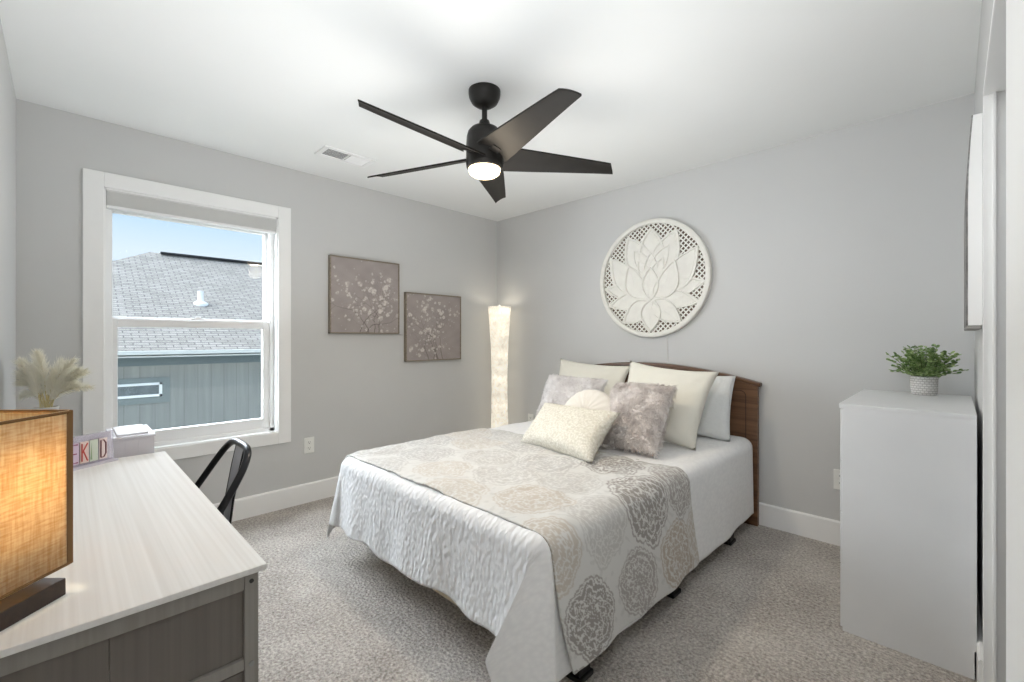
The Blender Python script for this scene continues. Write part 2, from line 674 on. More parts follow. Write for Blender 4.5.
tr = MB()
for q in ((wy0 - 0.09, wy1 + 0.09, wz0 - 0.09, wz0), (wy0 - 0.09, wy1 + 0.09, wz1, wz1 + 0.07), (wy1, wy1 + 0.09, wz0, wz1)):
    tr.bb(HX, HX + 0.015, *q)
tr.build('window_surround', paint('surround_blue', srgb(132, 138, 137), 0.8), house)
# white vent pipe on the roof
px, py = EX - 1.40, -1.58
pz = EZ + slope * 1.40
vp = MB()
vp.lathe([(0.042, -0.02), (0.042, 0.20), (0.0, 0.205)], (px, py, pz))
vp.lathe([(0.115, -0.06), (0.11, -0.01), (0.05, 0.035), (0.045, 0.035)], (px, py, pz))
vp.build('vent_pipe', M['vinyl'], rf, smooth=True, angle=40)
struct('ground_outside', MB().bb(-14, -0.4, -14, 12, -3.0, -2.9), paint('yard_grass', srgb(104, 112, 80), 0.95, var=0.2, scale=8))

# ================================================================== CEILING FAN
FX, FY = 1.7526, -1.739
fan = thing('ceiling_fan', 'dark bronze five-bladed ceiling fan with a lit globe', 'ceiling fan', (FX, FY, H))
mb = MB().lathe([(0.0, H), (0.079, H), (0.079, H - 0.018), (0.076, H - 0.034), (0.064, H - 0.058), (0.042, H - 0.074), (0.020, H - 0.082), (0, H - 0.082)], (FX, FY, 0), 40)
mb.build('canopy', M['black_metal'], fan, smooth=True, angle=50)
MB().lathe([(0.0, H - 0.07), (0.0135, H - 0.07), (0.0135, 2.2650), (0, 2.2650)], (FX, FY, 0), 20).build('downrod', M['black_metal'], fan, smooth=True, angle=50)
MB().lathe([(0, 2.2920), (0.024, 2.2920), (0.027, 2.2800), (0.03, 2.2620), (0, 2.2620)], (FX, FY, 0), 24).build('coupling', M['black_metal'], fan, smooth=True, angle=50)
mb = MB().lathe([(0, 2.2680), (0.032, 2.2680), (0.045, 2.2610), (0.068, 2.2500), (0.082, 2.2330), (0.088, 2.2100), (0.091, 2.1600), (0.091, 2.0750), (0.089, 2.0600), (0.084, 2.0540), (0, 2.0540)], (FX, FY, 0), 48)
mb.build('motor_housing', M['black_metal'], fan, smooth=True, angle=50)
lens = MB().lathe([(0.079, 2.0560), (0.079, 2.0440), (0.074, 2.0310), (0.058, 2.0200), (0.03, 2.0140), (0, 2.0130)], (FX, FY, 0), 40, cap=False)
lens.build('light_globe', emissive('fan_globe_glow', (1.0, 0.80, 0.52, 1), 3.2), fan, smooth=True)
add_light('fan_light', 'POINT', 2.6, (1.0, 0.84, 0.64), (FX, FY, 1.9300), shadow_soft_size=0.07)
add_light('fan_downlight', 'AREA', 9, (1.0, 0.87, 0.70), (FX, FY, 2.008), (0, 0, 0), shape='DISK', size=0.14)


def make_blade_mesh():
    mb = MB()
    pitch = radians(19)
    nu, nv = 24, 6
    th = 0.004

    def P(u, v, side):
        r = 0.108 + (0.681 - 0.108) * u
        ch0, ch1 = 0.165, 0.074
        ch = ch0 + (ch1 - ch0) * u
        skew = (v - 0.5) * 0.045 * u ** 8          # slanted tip
        x = r + skew
        s = (v - 0.5) * ch
        camber = 0.006 * (1 - (2 * v - 1) ** 2)
        tw = pitch * (1.12 - 0.22 * u)
        # root edge follows the round motor housing
        x -= (1 - u) ** 4 * (0.108 - sqrt(0.108 ** 2 - s * s))
        y = s * cos(tw)
        z = -s * sin(tw) + camber + side * th
        return (x, y, z)
    top = [[mb.b.verts.new(P(i / nu, j / nv, 1)) for j in range(nv + 1)] for i in range(nu + 1)]
    bot = [[mb.b.verts.new(P(i / nu, j / nv, -1)) for j in range(nv + 1)] for i in range(nu + 1)]
    for i in range(nu):
        for j in range(nv):
            mb.b.faces.new((top[i][j], top[i + 1][j], top[i + 1][j + 1], top[i][j + 1]))
            mb.b.faces.new((bot[i][j], bot[i][j + 1], bot[i + 1][j + 1], bot[i + 1][j]))
    for i in range(nu):
        for j in (0, nv):
            mb.b.faces.new((top[i][j], top[i + 1][j], bot[i + 1][j], bot[i][j]))
    for j in range(nv):
        for i in (0, nu):
            mb.b.faces.new((top[i][j], top[i][j + 1], bot[i][j + 1], bot[i][j]))
    mb.box((0.105, 0.0, 0.001), (0.06, 0.045, 0.007), Matrix.Rotation(-radians(20), 3, 'X'), 0.002)
    return mb


blade0 = make_blade_mesh().build('fan_blade', M['blade'], fan, world=False, smooth=True, angle=45)
for k, a in enumerate((-86.5, -158.5, -14.5, 57.5, 129.5)):
    b = blade0 if k == 0 else blade0.copy()
    if k:
        COL.objects.link(b)
        b.parent = fan
    b.location = (0, 0, 2.112 - H)
    b.rotation_euler = (0, 0, radians(a))

# ------------------------------------------------------------------ ceiling air register
reg = thing('ceiling_register', 'white ceiling air register above the left wall', 'air vent', (0.49, -1.865, H))
ry0, ry1, rx0, rx1 = -2.02, -1.71, 0.42, 0.56
mb = MB()
for q in ((rx0 - 0.02, rx0 + 0.012, ry0 - 0.02, ry1 + 0.02), (rx1 - 0.012, rx1 + 0.02, ry0 - 0.02, ry1 + 0.02), (rx0, rx1, ry0 - 0.02, ry0 + 0.012), (rx0, rx1, ry1 - 0.012, ry1 + 0.02)):
    mb.bb(*q, H - 0.008, H, 0.003)
mb.bb(rx0, rx1, -1.87, -1.86, H - 0.008, H)
mb.build('register_frame', M['vinyl'], reg)
MB().bb(rx0 + 0.01, rx1 - 0.01, ry0 + 0.01, ry1 - 0.01, H - 0.0015, H).build('duct_opening', M['dark_slot'], reg)
mb = MB()
for k in range(9):
    x = rx0 + 0.018 + k * 0.0135
    mb.box((x, (ry0 - 1.865) / 2, H - 0.005), (0.0150, 0.135, 0.0012), Matrix.Rotation(radians(18), 3, 'Y'))
    mb.box((x, (ry1 - 1.865) / 2 + 0.002, H - 0.005), (0.0062, 0.135, 0.0012), Matrix.Rotation(radians(-35), 3, 'Y'))
mb.build('louvres', M['vinyl'], reg)

# ================================================================== BED
X0, X1, YF, YH = 1.0, 2.475, -2.14, -0.075
bed = thing('bed', 'low bed with a wooden arched headboard against the back wall', 'bed', ((X0 + X1) / 2, -1.1, 0))
hw_c = wood('headboard_walnut', srgb(126, 92, 66), srgb(84, 58, 41), 0, 0.4, 0.8)
hw_h = wood('headboard_rail', srgb(112, 80, 56), srgb(72, 48, 34), 0, 0.35, 0.8)
HBX0, HBX1, HBC = 0.945, 2.505, 1.72


def arch(x):
    return 1.025 - 0.16 * (x - HBC) ** 2


mb = MB()
xs = [HBX0 + (HBX1 - HBX0) * k / 40 for k in range(41)]
poly = [(HBX0, 0.0), (HBX0 + 0.11, 0.0), (HBX0 + 0.11, 0.22), (HBX1 - 0.11, 0.22), (HBX1 - 0.11, 0.0), (HBX1, 0.0)] + [(x, arch(x) - 0.018) for x in xs[::-1]]
MXZ = Matrix(((1, 0, 0, 0), (0, 0, -1, 0), (0, 1, 0, 0), (0, 0, 0, 1)))
mb.prism(poly, 0.034, Matrix.Translation((0, -0.022, 0)) @ MXZ)
hb = mb.build('headboard', hw_c, bed, bev=0.003)
mb = MB()
xe = [HBX0 - 0.012 + (HBX1 - HBX0 + 0.030) * k / 44 for k in range(45)]
poly = [(x, arch(x) - 0.020) for x in xe] + [(x, arch(x) + 0.004) for x in xe[::-1]]
mb.prism(poly, 0.056, Matrix.Translation((0, -0.016, 0)) @ MXZ)
mb.build('top_rail', hw_h, hb, bev=0.005)
# routed groove lines framing the three panels
mb = MB()


def rrect(x0, x1, z0, z1, r, ztop=None):
    pts = []
    for cx, cz, a0 in ((x1 - r, z0 + r, -90), (x1 - r, z1 - r, 0), (x0 + r, z1 - r, 90), (x0 + r, z0 + r, 180)):
        for k in range(7):
            a = radians(a0 + 15 * k)
            z = cz + r * sin(a)
            pts.append((cx + r * cos(a), -0.0565, z))
    return pts


mb.tube(rrect(2.22, 2.435, 0.40, 0.870, 0.035), 0.0025, 6, True)
mb.tube(rrect(0.995, 1.21, 0.40, 0.865, 0.035), 0.0035, 6, True)
mb.tube(rrect(1.26, 2.15, 0.40, 0.93, 0.035), 0.0035, 6, True)
mb.build('routed_lines', paint('groove_dark', srgb(52, 30, 20), 0.5), hb)
# metal frame, legs
mb = MB()
for x in (X0 + 0.03, (X0 + X1) / 2, X1 - 0.03):
    mb.bb(x - 0.02, x + 0.02, YF + 0.16, -0.06, 0.125, 0.16, 0.004)
for y in (-1.9, -1.17, -0.42):
    mb.bb(X0 + 0.03, X1 - 0.03, y - 0.02, y + 0.02, 0.125, 0.155, 0.004)
mb.build('bed_frame', M['plastic_black'], bed)
for x in (X0 + 0.14, (X0 + X1) / 2, X1 - 0.03):
    for y in ((-1.9, -1.17, -0.42) if x > 2.3 else (-1.55, -1.0, -0.42)):
        MB().bb(x - 0.028, x + 0.028, y - 0.032, y + 0.032, 0.018, 0.13, 0.006).bb(x - 0.036, x + 0.036, y - 0.042, y + 0.042, 0, 0.02, 0.006).build('leg', M['plastic_black'], bed)
cr = paint('box_spring_cream', srgb(214, 203, 180), 0.9, var=0.05, scale=30, bump=0.3, bscale=250)
MB().bb(X0 + 0.012, X1 - 0.012, YF + 0.012, YH, 0.16, 0.355, 0.02, 3).build('box_spring', cr, bed, smooth=True, angle=40)
MB().bb(X0 + 0.005, X1 - 0.005, YF + 0.005, YH, 0.357, 0.553, 0.045, 4).build('mattress', paint('mattress_white', srgb(225, 223, 218), 0.9), bed, smooth=True, angle=50)

# ------------------------------------------------------------------ bedding draped over the mattress
RB = 0.055
ZT = 0.560
Q = RB * pi / 2


def drape(s, t, off, foldamt=0.0):
    """flat cloth point (s across, t along) -> point draped over the mattress edges, off above it"""
    cx = min(max(s, X0 + RB), X1 - RB)
    cy = max(t, YF + RB)
    dx, dy = s - cx, t - cy
    L = hypot(dx, dy)
    if L < 1e-7:
        return V((s, t, ZT + off)), 0.0, (0, 0)
    nx, ny = dx / L, dy / L
    corner = abs(2 * nx * ny)
    if L < Q:
        a = L / RB
        out = RB * sin(a) + off * sin(a)
        z = ZT - RB * (1 - cos(a)) + off * cos(a)
        down = RB * (1 - cos(a))
    else:
        dn = L - Q
        dn *= 1 - 0.20 * corner
        down = RB + dn
        # hem swings out a little, the corner falls in a soft cone
        out = RB + off + dn * (0.035 + (0.20 if nx > 0 else 0.17) * corner)
        z = ZT - RB - dn * (1 - 0.05 * corner)
    p = V((cx + nx * out, cy + ny * out, z))
    return p, down, (nx, ny)


# white matelasse coverlet under everything


def quilt_mat():
    t = NT('white_matelasse')
    t.p.inputs['Roughness'].default_value = 0.95
    t.p.inputs['Specular IOR Level'].default_value = 0.15
    t.p.inputs['Sheen Weight'].default_value = 0.2
    uv = t.n('ShaderNodeUVMap')
    uv.uv_map = 'cloth'
    mp = t.n('ShaderNodeMapping')
    mp.inputs['Scale'].default_value = (72, 40, 1)
    t.l(uv.outputs[0], mp.inputs[0])
    vo = t.n('ShaderNodeTexVoronoi')
    vo.feature = 'SMOOTH_F1'
    vo.inputs['Scale'].default_value = 1.0
    t.l(mp.outputs[0], vo.inputs['Vector'])
    s = t.n('ShaderNodeSeparateXYZ')
    t.l(uv.outputs[0], s.inputs[0])
    # the side panel and the turned-down head end are plain cotton
    m1 = t.n('ShaderNodeMapRange')
    m1.inputs['From Min'].default_value = 2.47
    m1.inputs['From Max'].default_value = 2.50
    m1.inputs['To Min'].default_value = 1
    m1.inputs['To Max'].default_value = 0.04
    t.l(s.outputs['X'], m1.inputs['Value'])
    m2 = t.n('ShaderNodeMapRange')
    m2.inputs['From Min'].default_value = -1.5
    m2.inputs['From Max'].default_value = -1.3
    m2.inputs['To Min'].default_value = 1
    m2.inputs['To Max'].default_value = 0.04
    t.l(s.outputs['Y'], m2.inputs['Value'])
    mm = t.n('ShaderNodeMath', operation='MULTIPLY')
    t.l(m1.outputs[0], mm.inputs[0])
    t.l(m2.outputs[0], mm.inputs[1])
    t.base(t.ramp(vo.outputs['Distance'], (0.1, srgb(238, 238, 238)), (0.8, srgb(229, 229, 230))))
    b = t.n('ShaderNodeBump')
    b.invert = True
    b.inputs['Distance'].default_value = 0.007
    t.l(mm.outputs[0], b.inputs['Strength'])
    t.l(vo.outputs['Distance'], b.inputs['Height'])
    t.l(b.outputs[0], t.p.inputs['Normal'])
    return t.m


def cloth_object(name, mat, S, T, fn, solid, cols=None):
    """S, T: numpy arrays of flat coordinates; fn(s,t)->point"""
    ns, ntt = len(S), len(T)
    co = np.empty((ns * ntt, 3), dtype=np.float32)
    k = 0
    for s in S:
        for t in T:
            co[k] = fn(float(s), float(t))
            k += 1
    ii = np.arange((ns - 1) * (ntt - 1))
    a = (ii // (ntt - 1)) * ntt + ii % (ntt - 1)
    faces = np.stack([a, a + ntt, a + ntt + 1, a + 1], 1)
    org = V((float((S[0] + S[-1]) / 2), float((T[0] + T[-1]) / 2), ZT))
    me = bpy.data.meshes.new(name)
    me.from_pydata((co - np.array(org)).tolist(), [], faces.tolist())
    me.polygons.foreach_set('use_smooth', [True] * len(me.polygons))
    me.materials.append(mat)
    SS, TT = np.meshgrid(S, T, indexing='ij')
    st = np.stack([SS.ravel(), TT.ravel()], 1).astype(np.float32)
    uvl = me.uv_layers.new(name='cloth')
    li = np.empty(len(me.loops), dtype=np.int32)
    me.loops.foreach_get('vertex_index', li)
    uvl.data.foreach_set('uv', st[li].ravel())
    o = bpy.data.objects.new(name, me)
    o.location = org
    COL.objects.link(o)
    if cols is not None:
        color_attr(o, cols(st))
    md = o.modifiers.new('solid', 'SOLIDIFY')
    md.thickness = solid
    md.offset = -1
    return o


SMAX = X1 - RB + 0.50
SMIN = X0 + RB - 0.46
TF = YF + RB


def foot_len(s):
    """how far the foot end of the coverlet reaches past the mattress edge"""
    u = (s - X0) / (X1 - X0)
    return 0.400 - 0.015 * min(max(u, 0), 1) + 0.012 * sin(s * 9.0) + 0.008 * sin(s * 21 + 1)


def quilt_fn(s, t):
    tt = t
    if t < TF:
        f = foot_len(s)
        tt = TF + (t - TF) * f / 0.40
    p, down, n = drape(s, tt, 0.010)
    if down > RB * 0.5:
        k = (down - RB * 0.5)
        cr_ = abs(2 * n[0] * n[1])
        if n[1] < -0.5 and cr_ < 0.9:      # foot: soft vertical folds
            p.y -= k * (0.030 * sin(s * 11 + 0.6) + 0.014 * sin(s * 27) + 0.03) * (1 - cr_)
        if n[0] > 0.5 and cr_ < 0.9:
            p.x += k * (0.02 * sin(t * 7) + 0.008 * sin(t * 19)) * (1 - cr_)
        if cr_ > 0.05:                     # corner ear swings round towards the foot
            q = min(1.0, cr_)
            if n[0] > 0:
                ft = min(1.0, max(0.0, -n[1] * 1.3))
                p.x -= k * 0.46 * q * ft
                p.y -= k * 0.20 * q * ft
    else:
        p.z += 0.004 * nz(s * 5, t * 5, 1) + 0.003 * nz(s * 14, t * 14, 2)
    p.z = max(p.z, 0.028)
    return p


S = np.concatenate([np.linspace(SMIN, X0 + RB, 46, endpoint=False), np.linspace(X0 + RB, X1 - RB, 90, endpoint=False), np.linspace(X1 - RB, SMAX, 48)])
T = np.concatenate([np.linspace(TF - 0.40, TF, 42, endpoint=False), np.linspace(TF, YH - 0.01, 100)])
o = cloth_object('coverlet', quilt_mat(), S, T, quilt_fn, 0.007)
tag(o, 'white quilted coverlet hanging over the foot and sides of the bed', 'coverlet')

# patterned bedspread: lotus-like damask medallions
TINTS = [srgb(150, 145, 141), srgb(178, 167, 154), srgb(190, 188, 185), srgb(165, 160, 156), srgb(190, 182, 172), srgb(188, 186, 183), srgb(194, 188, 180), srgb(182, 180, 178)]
OFFW = np.array(srgb(208, 207, 204)[:3])


def medallion(x, y, seed):
    """ink amount of one lotus-like medallion in unit coordinates (arrays), tip towards +y"""
    r = np.hypot(x, y) + 1e-6
    a = np.arctan2(x, y)
    lobes = np.abs(np.cos(a * 3.5))
    R = 0.86 + 0.09 * lobes ** 0.6 + 0.045 * np.abs(np.sin(a * 13)) + 0.16 * np.exp(-(a / 0.30) ** 2) - 0.10 * np.exp(-((np.abs(a) - 2.6) / 0.3) ** 2)
    q = r / R
    inside = q < 1
    # filled shape cut by thin pale filigree lines
    ph = q * 4.6 + 0.55 * np.abs(np.sin(a * 3.5 + seed)) + 0.25 * np.sin(a * 8 - seed)
    l1 = np.abs((ph % 1.0) - 0.5) < 0.09
    sw = np.sin(12 * x + 3.2 * np.sin(10 * y + seed)) + np.sin(12 * y + 3.2 * np.sin(10 * x - seed))
    l2 = (np.abs(sw) < 0.20) & (q > 0.16)
    l3 = (np.abs(np.sin(a * 7 + 3 * q)) < 0.16) & (q > 0.30) & (q < 0.62)
    ink = np.where(l1 | l2 | l3, 0.0, 1.0)
    ink = np.where((q > 0.90) & (q <= 0.945), 0.0, ink)
    ink = np.where(q > 0.945, 0.85, ink)
    return np.where(inside, ink, 0.0), inside


MED = []
rs = random.Random(4)
cell_s, cell_t = 0.285, 0.315
for i in range(-2, 11):
    for j in range(-1, 5):
        cs = X1 + 0.30 - i * cell_s
        ct = -1.93 + j * cell_t + (0.157 if i % 2 else 0.0)
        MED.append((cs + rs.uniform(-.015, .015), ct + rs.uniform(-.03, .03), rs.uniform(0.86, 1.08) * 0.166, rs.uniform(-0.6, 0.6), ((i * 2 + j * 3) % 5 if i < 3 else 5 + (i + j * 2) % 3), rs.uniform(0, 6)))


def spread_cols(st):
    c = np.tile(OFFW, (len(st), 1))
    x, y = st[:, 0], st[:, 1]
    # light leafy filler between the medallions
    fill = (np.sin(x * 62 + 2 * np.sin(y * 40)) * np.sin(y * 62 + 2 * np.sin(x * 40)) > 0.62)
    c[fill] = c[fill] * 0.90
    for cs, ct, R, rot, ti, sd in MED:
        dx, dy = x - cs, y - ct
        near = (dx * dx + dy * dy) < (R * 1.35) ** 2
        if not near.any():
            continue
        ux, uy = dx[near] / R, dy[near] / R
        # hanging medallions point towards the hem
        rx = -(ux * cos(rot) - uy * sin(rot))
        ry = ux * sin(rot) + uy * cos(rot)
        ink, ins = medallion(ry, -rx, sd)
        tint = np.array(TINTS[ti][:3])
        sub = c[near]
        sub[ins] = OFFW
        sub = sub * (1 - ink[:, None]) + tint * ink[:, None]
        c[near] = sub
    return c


TS0, TS1 = -2.105, -1.06


def spread_fn(s, t):
    ex = max(0.0, s - (X1 - RB))
    fr = min(1.0, ex / 0.49)
    t2 = t + 0.085 * fr * fr
    e = min((t - TS0), (TS1 - t))
    puff = 0.008 * min(1.0, max(0, e) / 0.06)
    p, down, n = drape(s, max(t2, TF + 0.001), 0.0155 + puff)
    if t2 < TF:
        p.y += (t2 - TF)
    if down > RB * 0.5:
        k = down - RB * 0.5
        p.x += k * (0.018 * sin(t2 * 9 + 1) + 0.010 * sin(t2 * 23) + 0.015) * (1 if n[0] > 0 else -1)
    else:
        f = 1 - min(1, down / (RB * 0.5))
        p.z += f * (0.010 * nz(s * 4.2, t2 * 4.2, 3) + 0.007 * nz(s * 11, t2 * 10, 5) + 0.004 * nz(s * 24, t2 * 24, 9))
    p.z = max(p.z, 0.03)
    return p


S = np.linspace(SMIN + 0.01, X1 - RB + 0.487, 500)
T = np.linspace(TS0, TS1, 230)
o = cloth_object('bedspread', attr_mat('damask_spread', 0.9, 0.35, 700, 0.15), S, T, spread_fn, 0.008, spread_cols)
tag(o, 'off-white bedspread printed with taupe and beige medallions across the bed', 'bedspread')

# ------------------------------------------------------------------ pillows


def pillow_mesh(BL, BR, TL, TR, thick, nz_amp=0.006, seed=0, n=28, puff=0.38, pinch=0.07, flange=0.0, crease=0.0):
    """closed cushion between four corner points; returns MB and surface sampler"""
    BL, BR, TL, TR = map(V, (BL, BR, TL, TR))
    nrm = ((BR - BL).cross(TL - BL)).normalized()     # faces the foot of the bed (-y)

    def f(u, v, side):
        a, b = 2 * u - 1, 2 * v - 1
        pu = a * (1 - pinch * (1 - b * b) * abs(a) ** 3)
        pv = b * (1 - pinch * (1 - a * a) * abs(b) ** 3)
        uu, vv_ = (pu + 1) / 2, (pv + 1) / 2
        base = BL * (1 - uu) * (1 - vv_) + BR * uu * (1 - vv_) + TL * (1 - uu) * vv_ + TR * uu * vv_
        k = max(0.0, (1 - a * a) * (1 - b * b))
        h = thick / 2 * k ** puff
        # sags: fuller in the lower half
        h *= 1.0 - 0.16 * b
        wv = nz_amp * (nz(u * 5 + seed, v * 5, side * 3.1) + 0.6 * nz(u * 12, v * 12 + seed, side)) * min(1, k * 4)
        if crease:
            rr = hypot(abs(a) - 1, abs(b) - 1)
            wv += crease * sin(atan2(abs(b) - 1, abs(a) - 1) * 14 + seed) * exp(-rr * 2.2) * min(1, k * 6)
        return base + nrm * (side * (h + wv))
    mb = MB()
    F = [[mb.b.verts.new(f(i / n, j / n, 1)) for j in range(n + 1)] for i in range(n + 1)]
    B = [[F[i][j] if i in (0, n) or j in (0, n) else mb.b.verts.new(f(i / n, j / n, -1)) for j in range(n + 1)] for i in range(n + 1)]
    for i in range(n):
        for j in range(n):
            mb.b.faces.new((F[i][j], F[i + 1][j], F[i + 1][j + 1], F[i][j + 1]))
            fs = (B[i][j], B[i][j + 1], B[i + 1][j + 1], B[i + 1][j])
            if len(set(fs)) == 4:
                try:
                    mb.b.faces.new(fs)
                except ValueError:
                    pass
    return mb, f, nrm


def fur_material(name, root, tip):
    t = NT(name)
    v = t.coord()
    t.base(t.ramp(t.noise(v, 14, 4, 0.6), (0.32, root), (0.68, tip)))
    t.p.inputs['Roughness'].default_value = 0.85
    t.p.inputs['Sheen Weight'].default_value = 0.5
    t.p.inputs['Specular IOR Level'].default_value = 0.2
    return t.m


def bottom(*pts):
    c = sum((V(p) for p in pts), V()) / len(pts)
    return (c.x, c.y, min(p[2] for p in pts))


def pillow(name, label, mat, BL, BR, TL, TR, thick, group=None, fur=0, furlen=0.028, seed=0, trimtube=None, **kw):
    mb, f, nrm = pillow_mesh(BL, BR, TL, TR, thick, seed=seed, **kw)
    rnd = random.Random(seed + 11)
    for _ in range(fur):
        u, v = rnd.random(), rnd.random()
        side = 1 if rnd.random() < 0.80 else -1
        p = f(u, v, side)
        e = 0.01
        n_ = (f(min(1, u + e), v, side) - f(max(0, u - e), v, side)).cross(f(u, min(1, v + e), side) - f(u, max(0, v - e), side))
        if n_.length < 1e-9:
            n_ = nrm.copy()
        n_.normalize()
        n_ *= side
        if n_.dot(nrm) * side < 0:
            n_ = -n_
        edge = max(abs(2 * u - 1), abs(2 * v - 1))
        # the pile lies in swirls and hangs a little
        sw = V((nz(u * 3.5 + seed, v * 3.5, 1), nz(u * 3.5, v * 3.5 + seed, 2), nz(u * 3.5, v * 3.5, 7 + seed) - 0.35))
        d = n_ * 0.55 + sw * 1.2 + V((rnd.gauss(0, .18), rnd.gauss(0, .18), rnd.gauss(0, .18)))
        if d.dot(n_) < 0.25:
            d += n_ * (0.3 - d.dot(n_))
        d = d.normalized() * furlen * rnd.uniform(0.7, 1.2)
        mb.spike(p - n_ * 0.002, d, 0.0022, bend=(0, 0, -0.006))
    loc = bottom(BL, BR, TL, TR)
    o = mb.build(name, mat, None, smooth=True, loc=loc)
    return tag(o, label, 'pillow', group)


def crinkle_mat(name, c, s1, strength):
    t = NT(name)
    v = t.coord()
    f = t.noise(v, s1, 5, 0.7, 1.5)
    t.base(t.ramp(f, (0.25, tuple(x * 0.93 for x in c[:3]) + (1,)), (0.7, c)))
    t.p.inputs['Roughness'].default_value = 0.95
    t.p.inputs['Specular IOR Level'].default_value = 0.15
    t.bump(f, strength, 0.008)
    return t.m


PG = 'pillows heaped at the head of the bed'
Z0 = 0.585
pillow('bed_pillow', 'white crinkled pillow nearest the bare end of the headboard', crinkle_mat('white_crinkle', srgb(226, 228, 228), 30, 0.55),
       (1.76, -0.30, Z0), (2.425, -0.31, Z0 - 0.01), (1.76, -0.13, 0.955), (2.40, -0.135, 0.972), 0.15, PG, seed=1, pinch=0.05)
pillow('bed_pillow', 'cream pillow at far head corner of bed behind grey faux-fur pillow', M['cream_pillow'],
       (1.0, -0.33, Z0), (1.66, -0.34, Z0), (0.958, -0.15, 1.040), (1.66, -0.16, 1.005), 0.15, PG, seed=2, pinch=0.10, crease=0.006)
pillow('bed_pillow', 'large square cream pillow behind the shaggy taupe pillow', M['cream_pillow'],
       (1.80, -0.66, Z0 - 0.008), (2.355, -0.665, Z0 - 0.012), (1.785, -0.40, 1.058), (2.402, -0.425, 1.014), 0.16, PG, seed=3, pinch=0.10, crease=0.008)
pillow('throw_pillow', 'grey faux-fur pillow behind the round pillow', fur_material('grey_fur', srgb(214, 210, 210), srgb(240, 237, 236)),
       (1.25, -0.80, Z0), (1.68, -0.80, Z0), (1.185, -0.56, 0.935), (1.69, -0.53, 0.925), 0.15, PG, fur=5200, furlen=0.020, seed=4, pinch=0.04)
pillow('throw_pillow', 'shaggy taupe fur pillow in front of large square cream pillow', fur_material('taupe_fur', srgb(204, 195, 191), srgb(244, 238, 234)),
       (1.93, -0.985, Z0 + 0.012), (2.280, -1.0, Z0 + 0.012), (1.868, -0.72, 0.928), (2.262, -0.715, 0.935), 0.16, PG, fur=6500, furlen=0.030, seed=5, pinch=0.03)

# knitted lumbar pillow


def knit_mat():
    t = NT('cream_knit')
    uvn = t.coord((1, 1, 1), 'Object')
    wv = t.n('ShaderNodeTexVoronoi')
    wv.inputs['Scale'].default_value = 85
    t.l(uvn, wv.inputs['Vector'])
    t.base(t.ramp(wv.outputs['Distance'], (0.1, srgb(232, 229, 219)), (0.8, srgb(206, 201, 188))))
    t.p.inputs['Roughness'].default_value = 0.95
    t.p.inputs['Specular IOR Level'].default_value = 0.1
    b = t.bump(wv.outputs['Distance'], 0.8, -0.006)
    return t.m


pillow('throw_pillow', 'cream knitted lumbar pillow lying in front of the others', knit_mat(),
       (1.535, -1.255, Z0 + 0.004), (2.125, -1.355, Z0 + 0.004), (1.485, -0.975, 0.79), (2.10, -1.035, 0.803), 0.15, PG, seed=6, pinch=0.12)

# round pillow with gathered pleats
rc = V((1.803, -0.935, 0.735))
fwd = V((0.12, -0.83, 0.52)).normalized()
q = fwd.to_track_quat('Z', 'Y').to_matrix().to_4x4()
mb = MB()
nr, na = 14, 96
R = 0.182
Mx = Matrix.Translation(rc) @ q
rings = []
for side in (1, -1):
    prev = None
    for i in range(nr + 1):
        r = R * i / nr
        ring = []
        for k in range(na):
            a = 2 * pi * k / na
            h = 0.062 * max(0, 1 - (r / R) ** 2.6) ** 0.5
            h -= 0.022 * exp(-(r / 0.03) ** 2)
            h += 0.0022 * sin(a * 18) * (r / R) * (1 - (r / R) ** 4) * 2
            ring.append((r, a, side * h))
        rings.append(ring)
vs = {}
for si, side in enumerate((1, -1)):
    for i in range(nr + 1):
        for k in range(na):
            r, a, h = rings[si * (nr + 1) + i][k]
            if i == 0:
                key = (si, 0, 0)
            elif i == nr:
                key = (0, nr, k)
            else:
                key = (si, i, k)
            if key not in vs:
                vs[key] = mb.b.verts.new(Mx @ V((r * cos(a), r * sin(a), h if i < nr else 0)))


def vk(si, i, k):
    k %= na
    return vs[(si, 0, 0)] if i == 0 else vs[(0, nr, k)] if i == nr else vs[(si, i, k)]


for si in (0, 1):
    for i in range(nr):
        for k in range(na):
            f4 = [vk(si, i, k), vk(si, i + 1, k), vk(si, i + 1, k + 1), vk(si, i, k + 1)]
            f4 = list(dict.fromkeys(f4))
            mb.b.faces.new(f4)
po = mb.build('throw_pillow', paint('blush_velvet', srgb(222, 217, 209), 0.9, var=0.03, sheen=0.3), None, smooth=True, loc=(rc.x, rc.y, 0.61))
tag(po, 'small round gathered pillow propped behind the cream knitted lumbar pillow', 'pillow', PG)
bt = MB()
bt.lathe([(0, 0.012), (0.012, 0.009), (0.016, 0), (0, -0.004)], m=Mx @ Matrix.Translation((0, 0, 0.043)), n=20)
bt.build('button', paint('blush_button', srgb(216, 204, 194), 0.9), po, smooth=True)

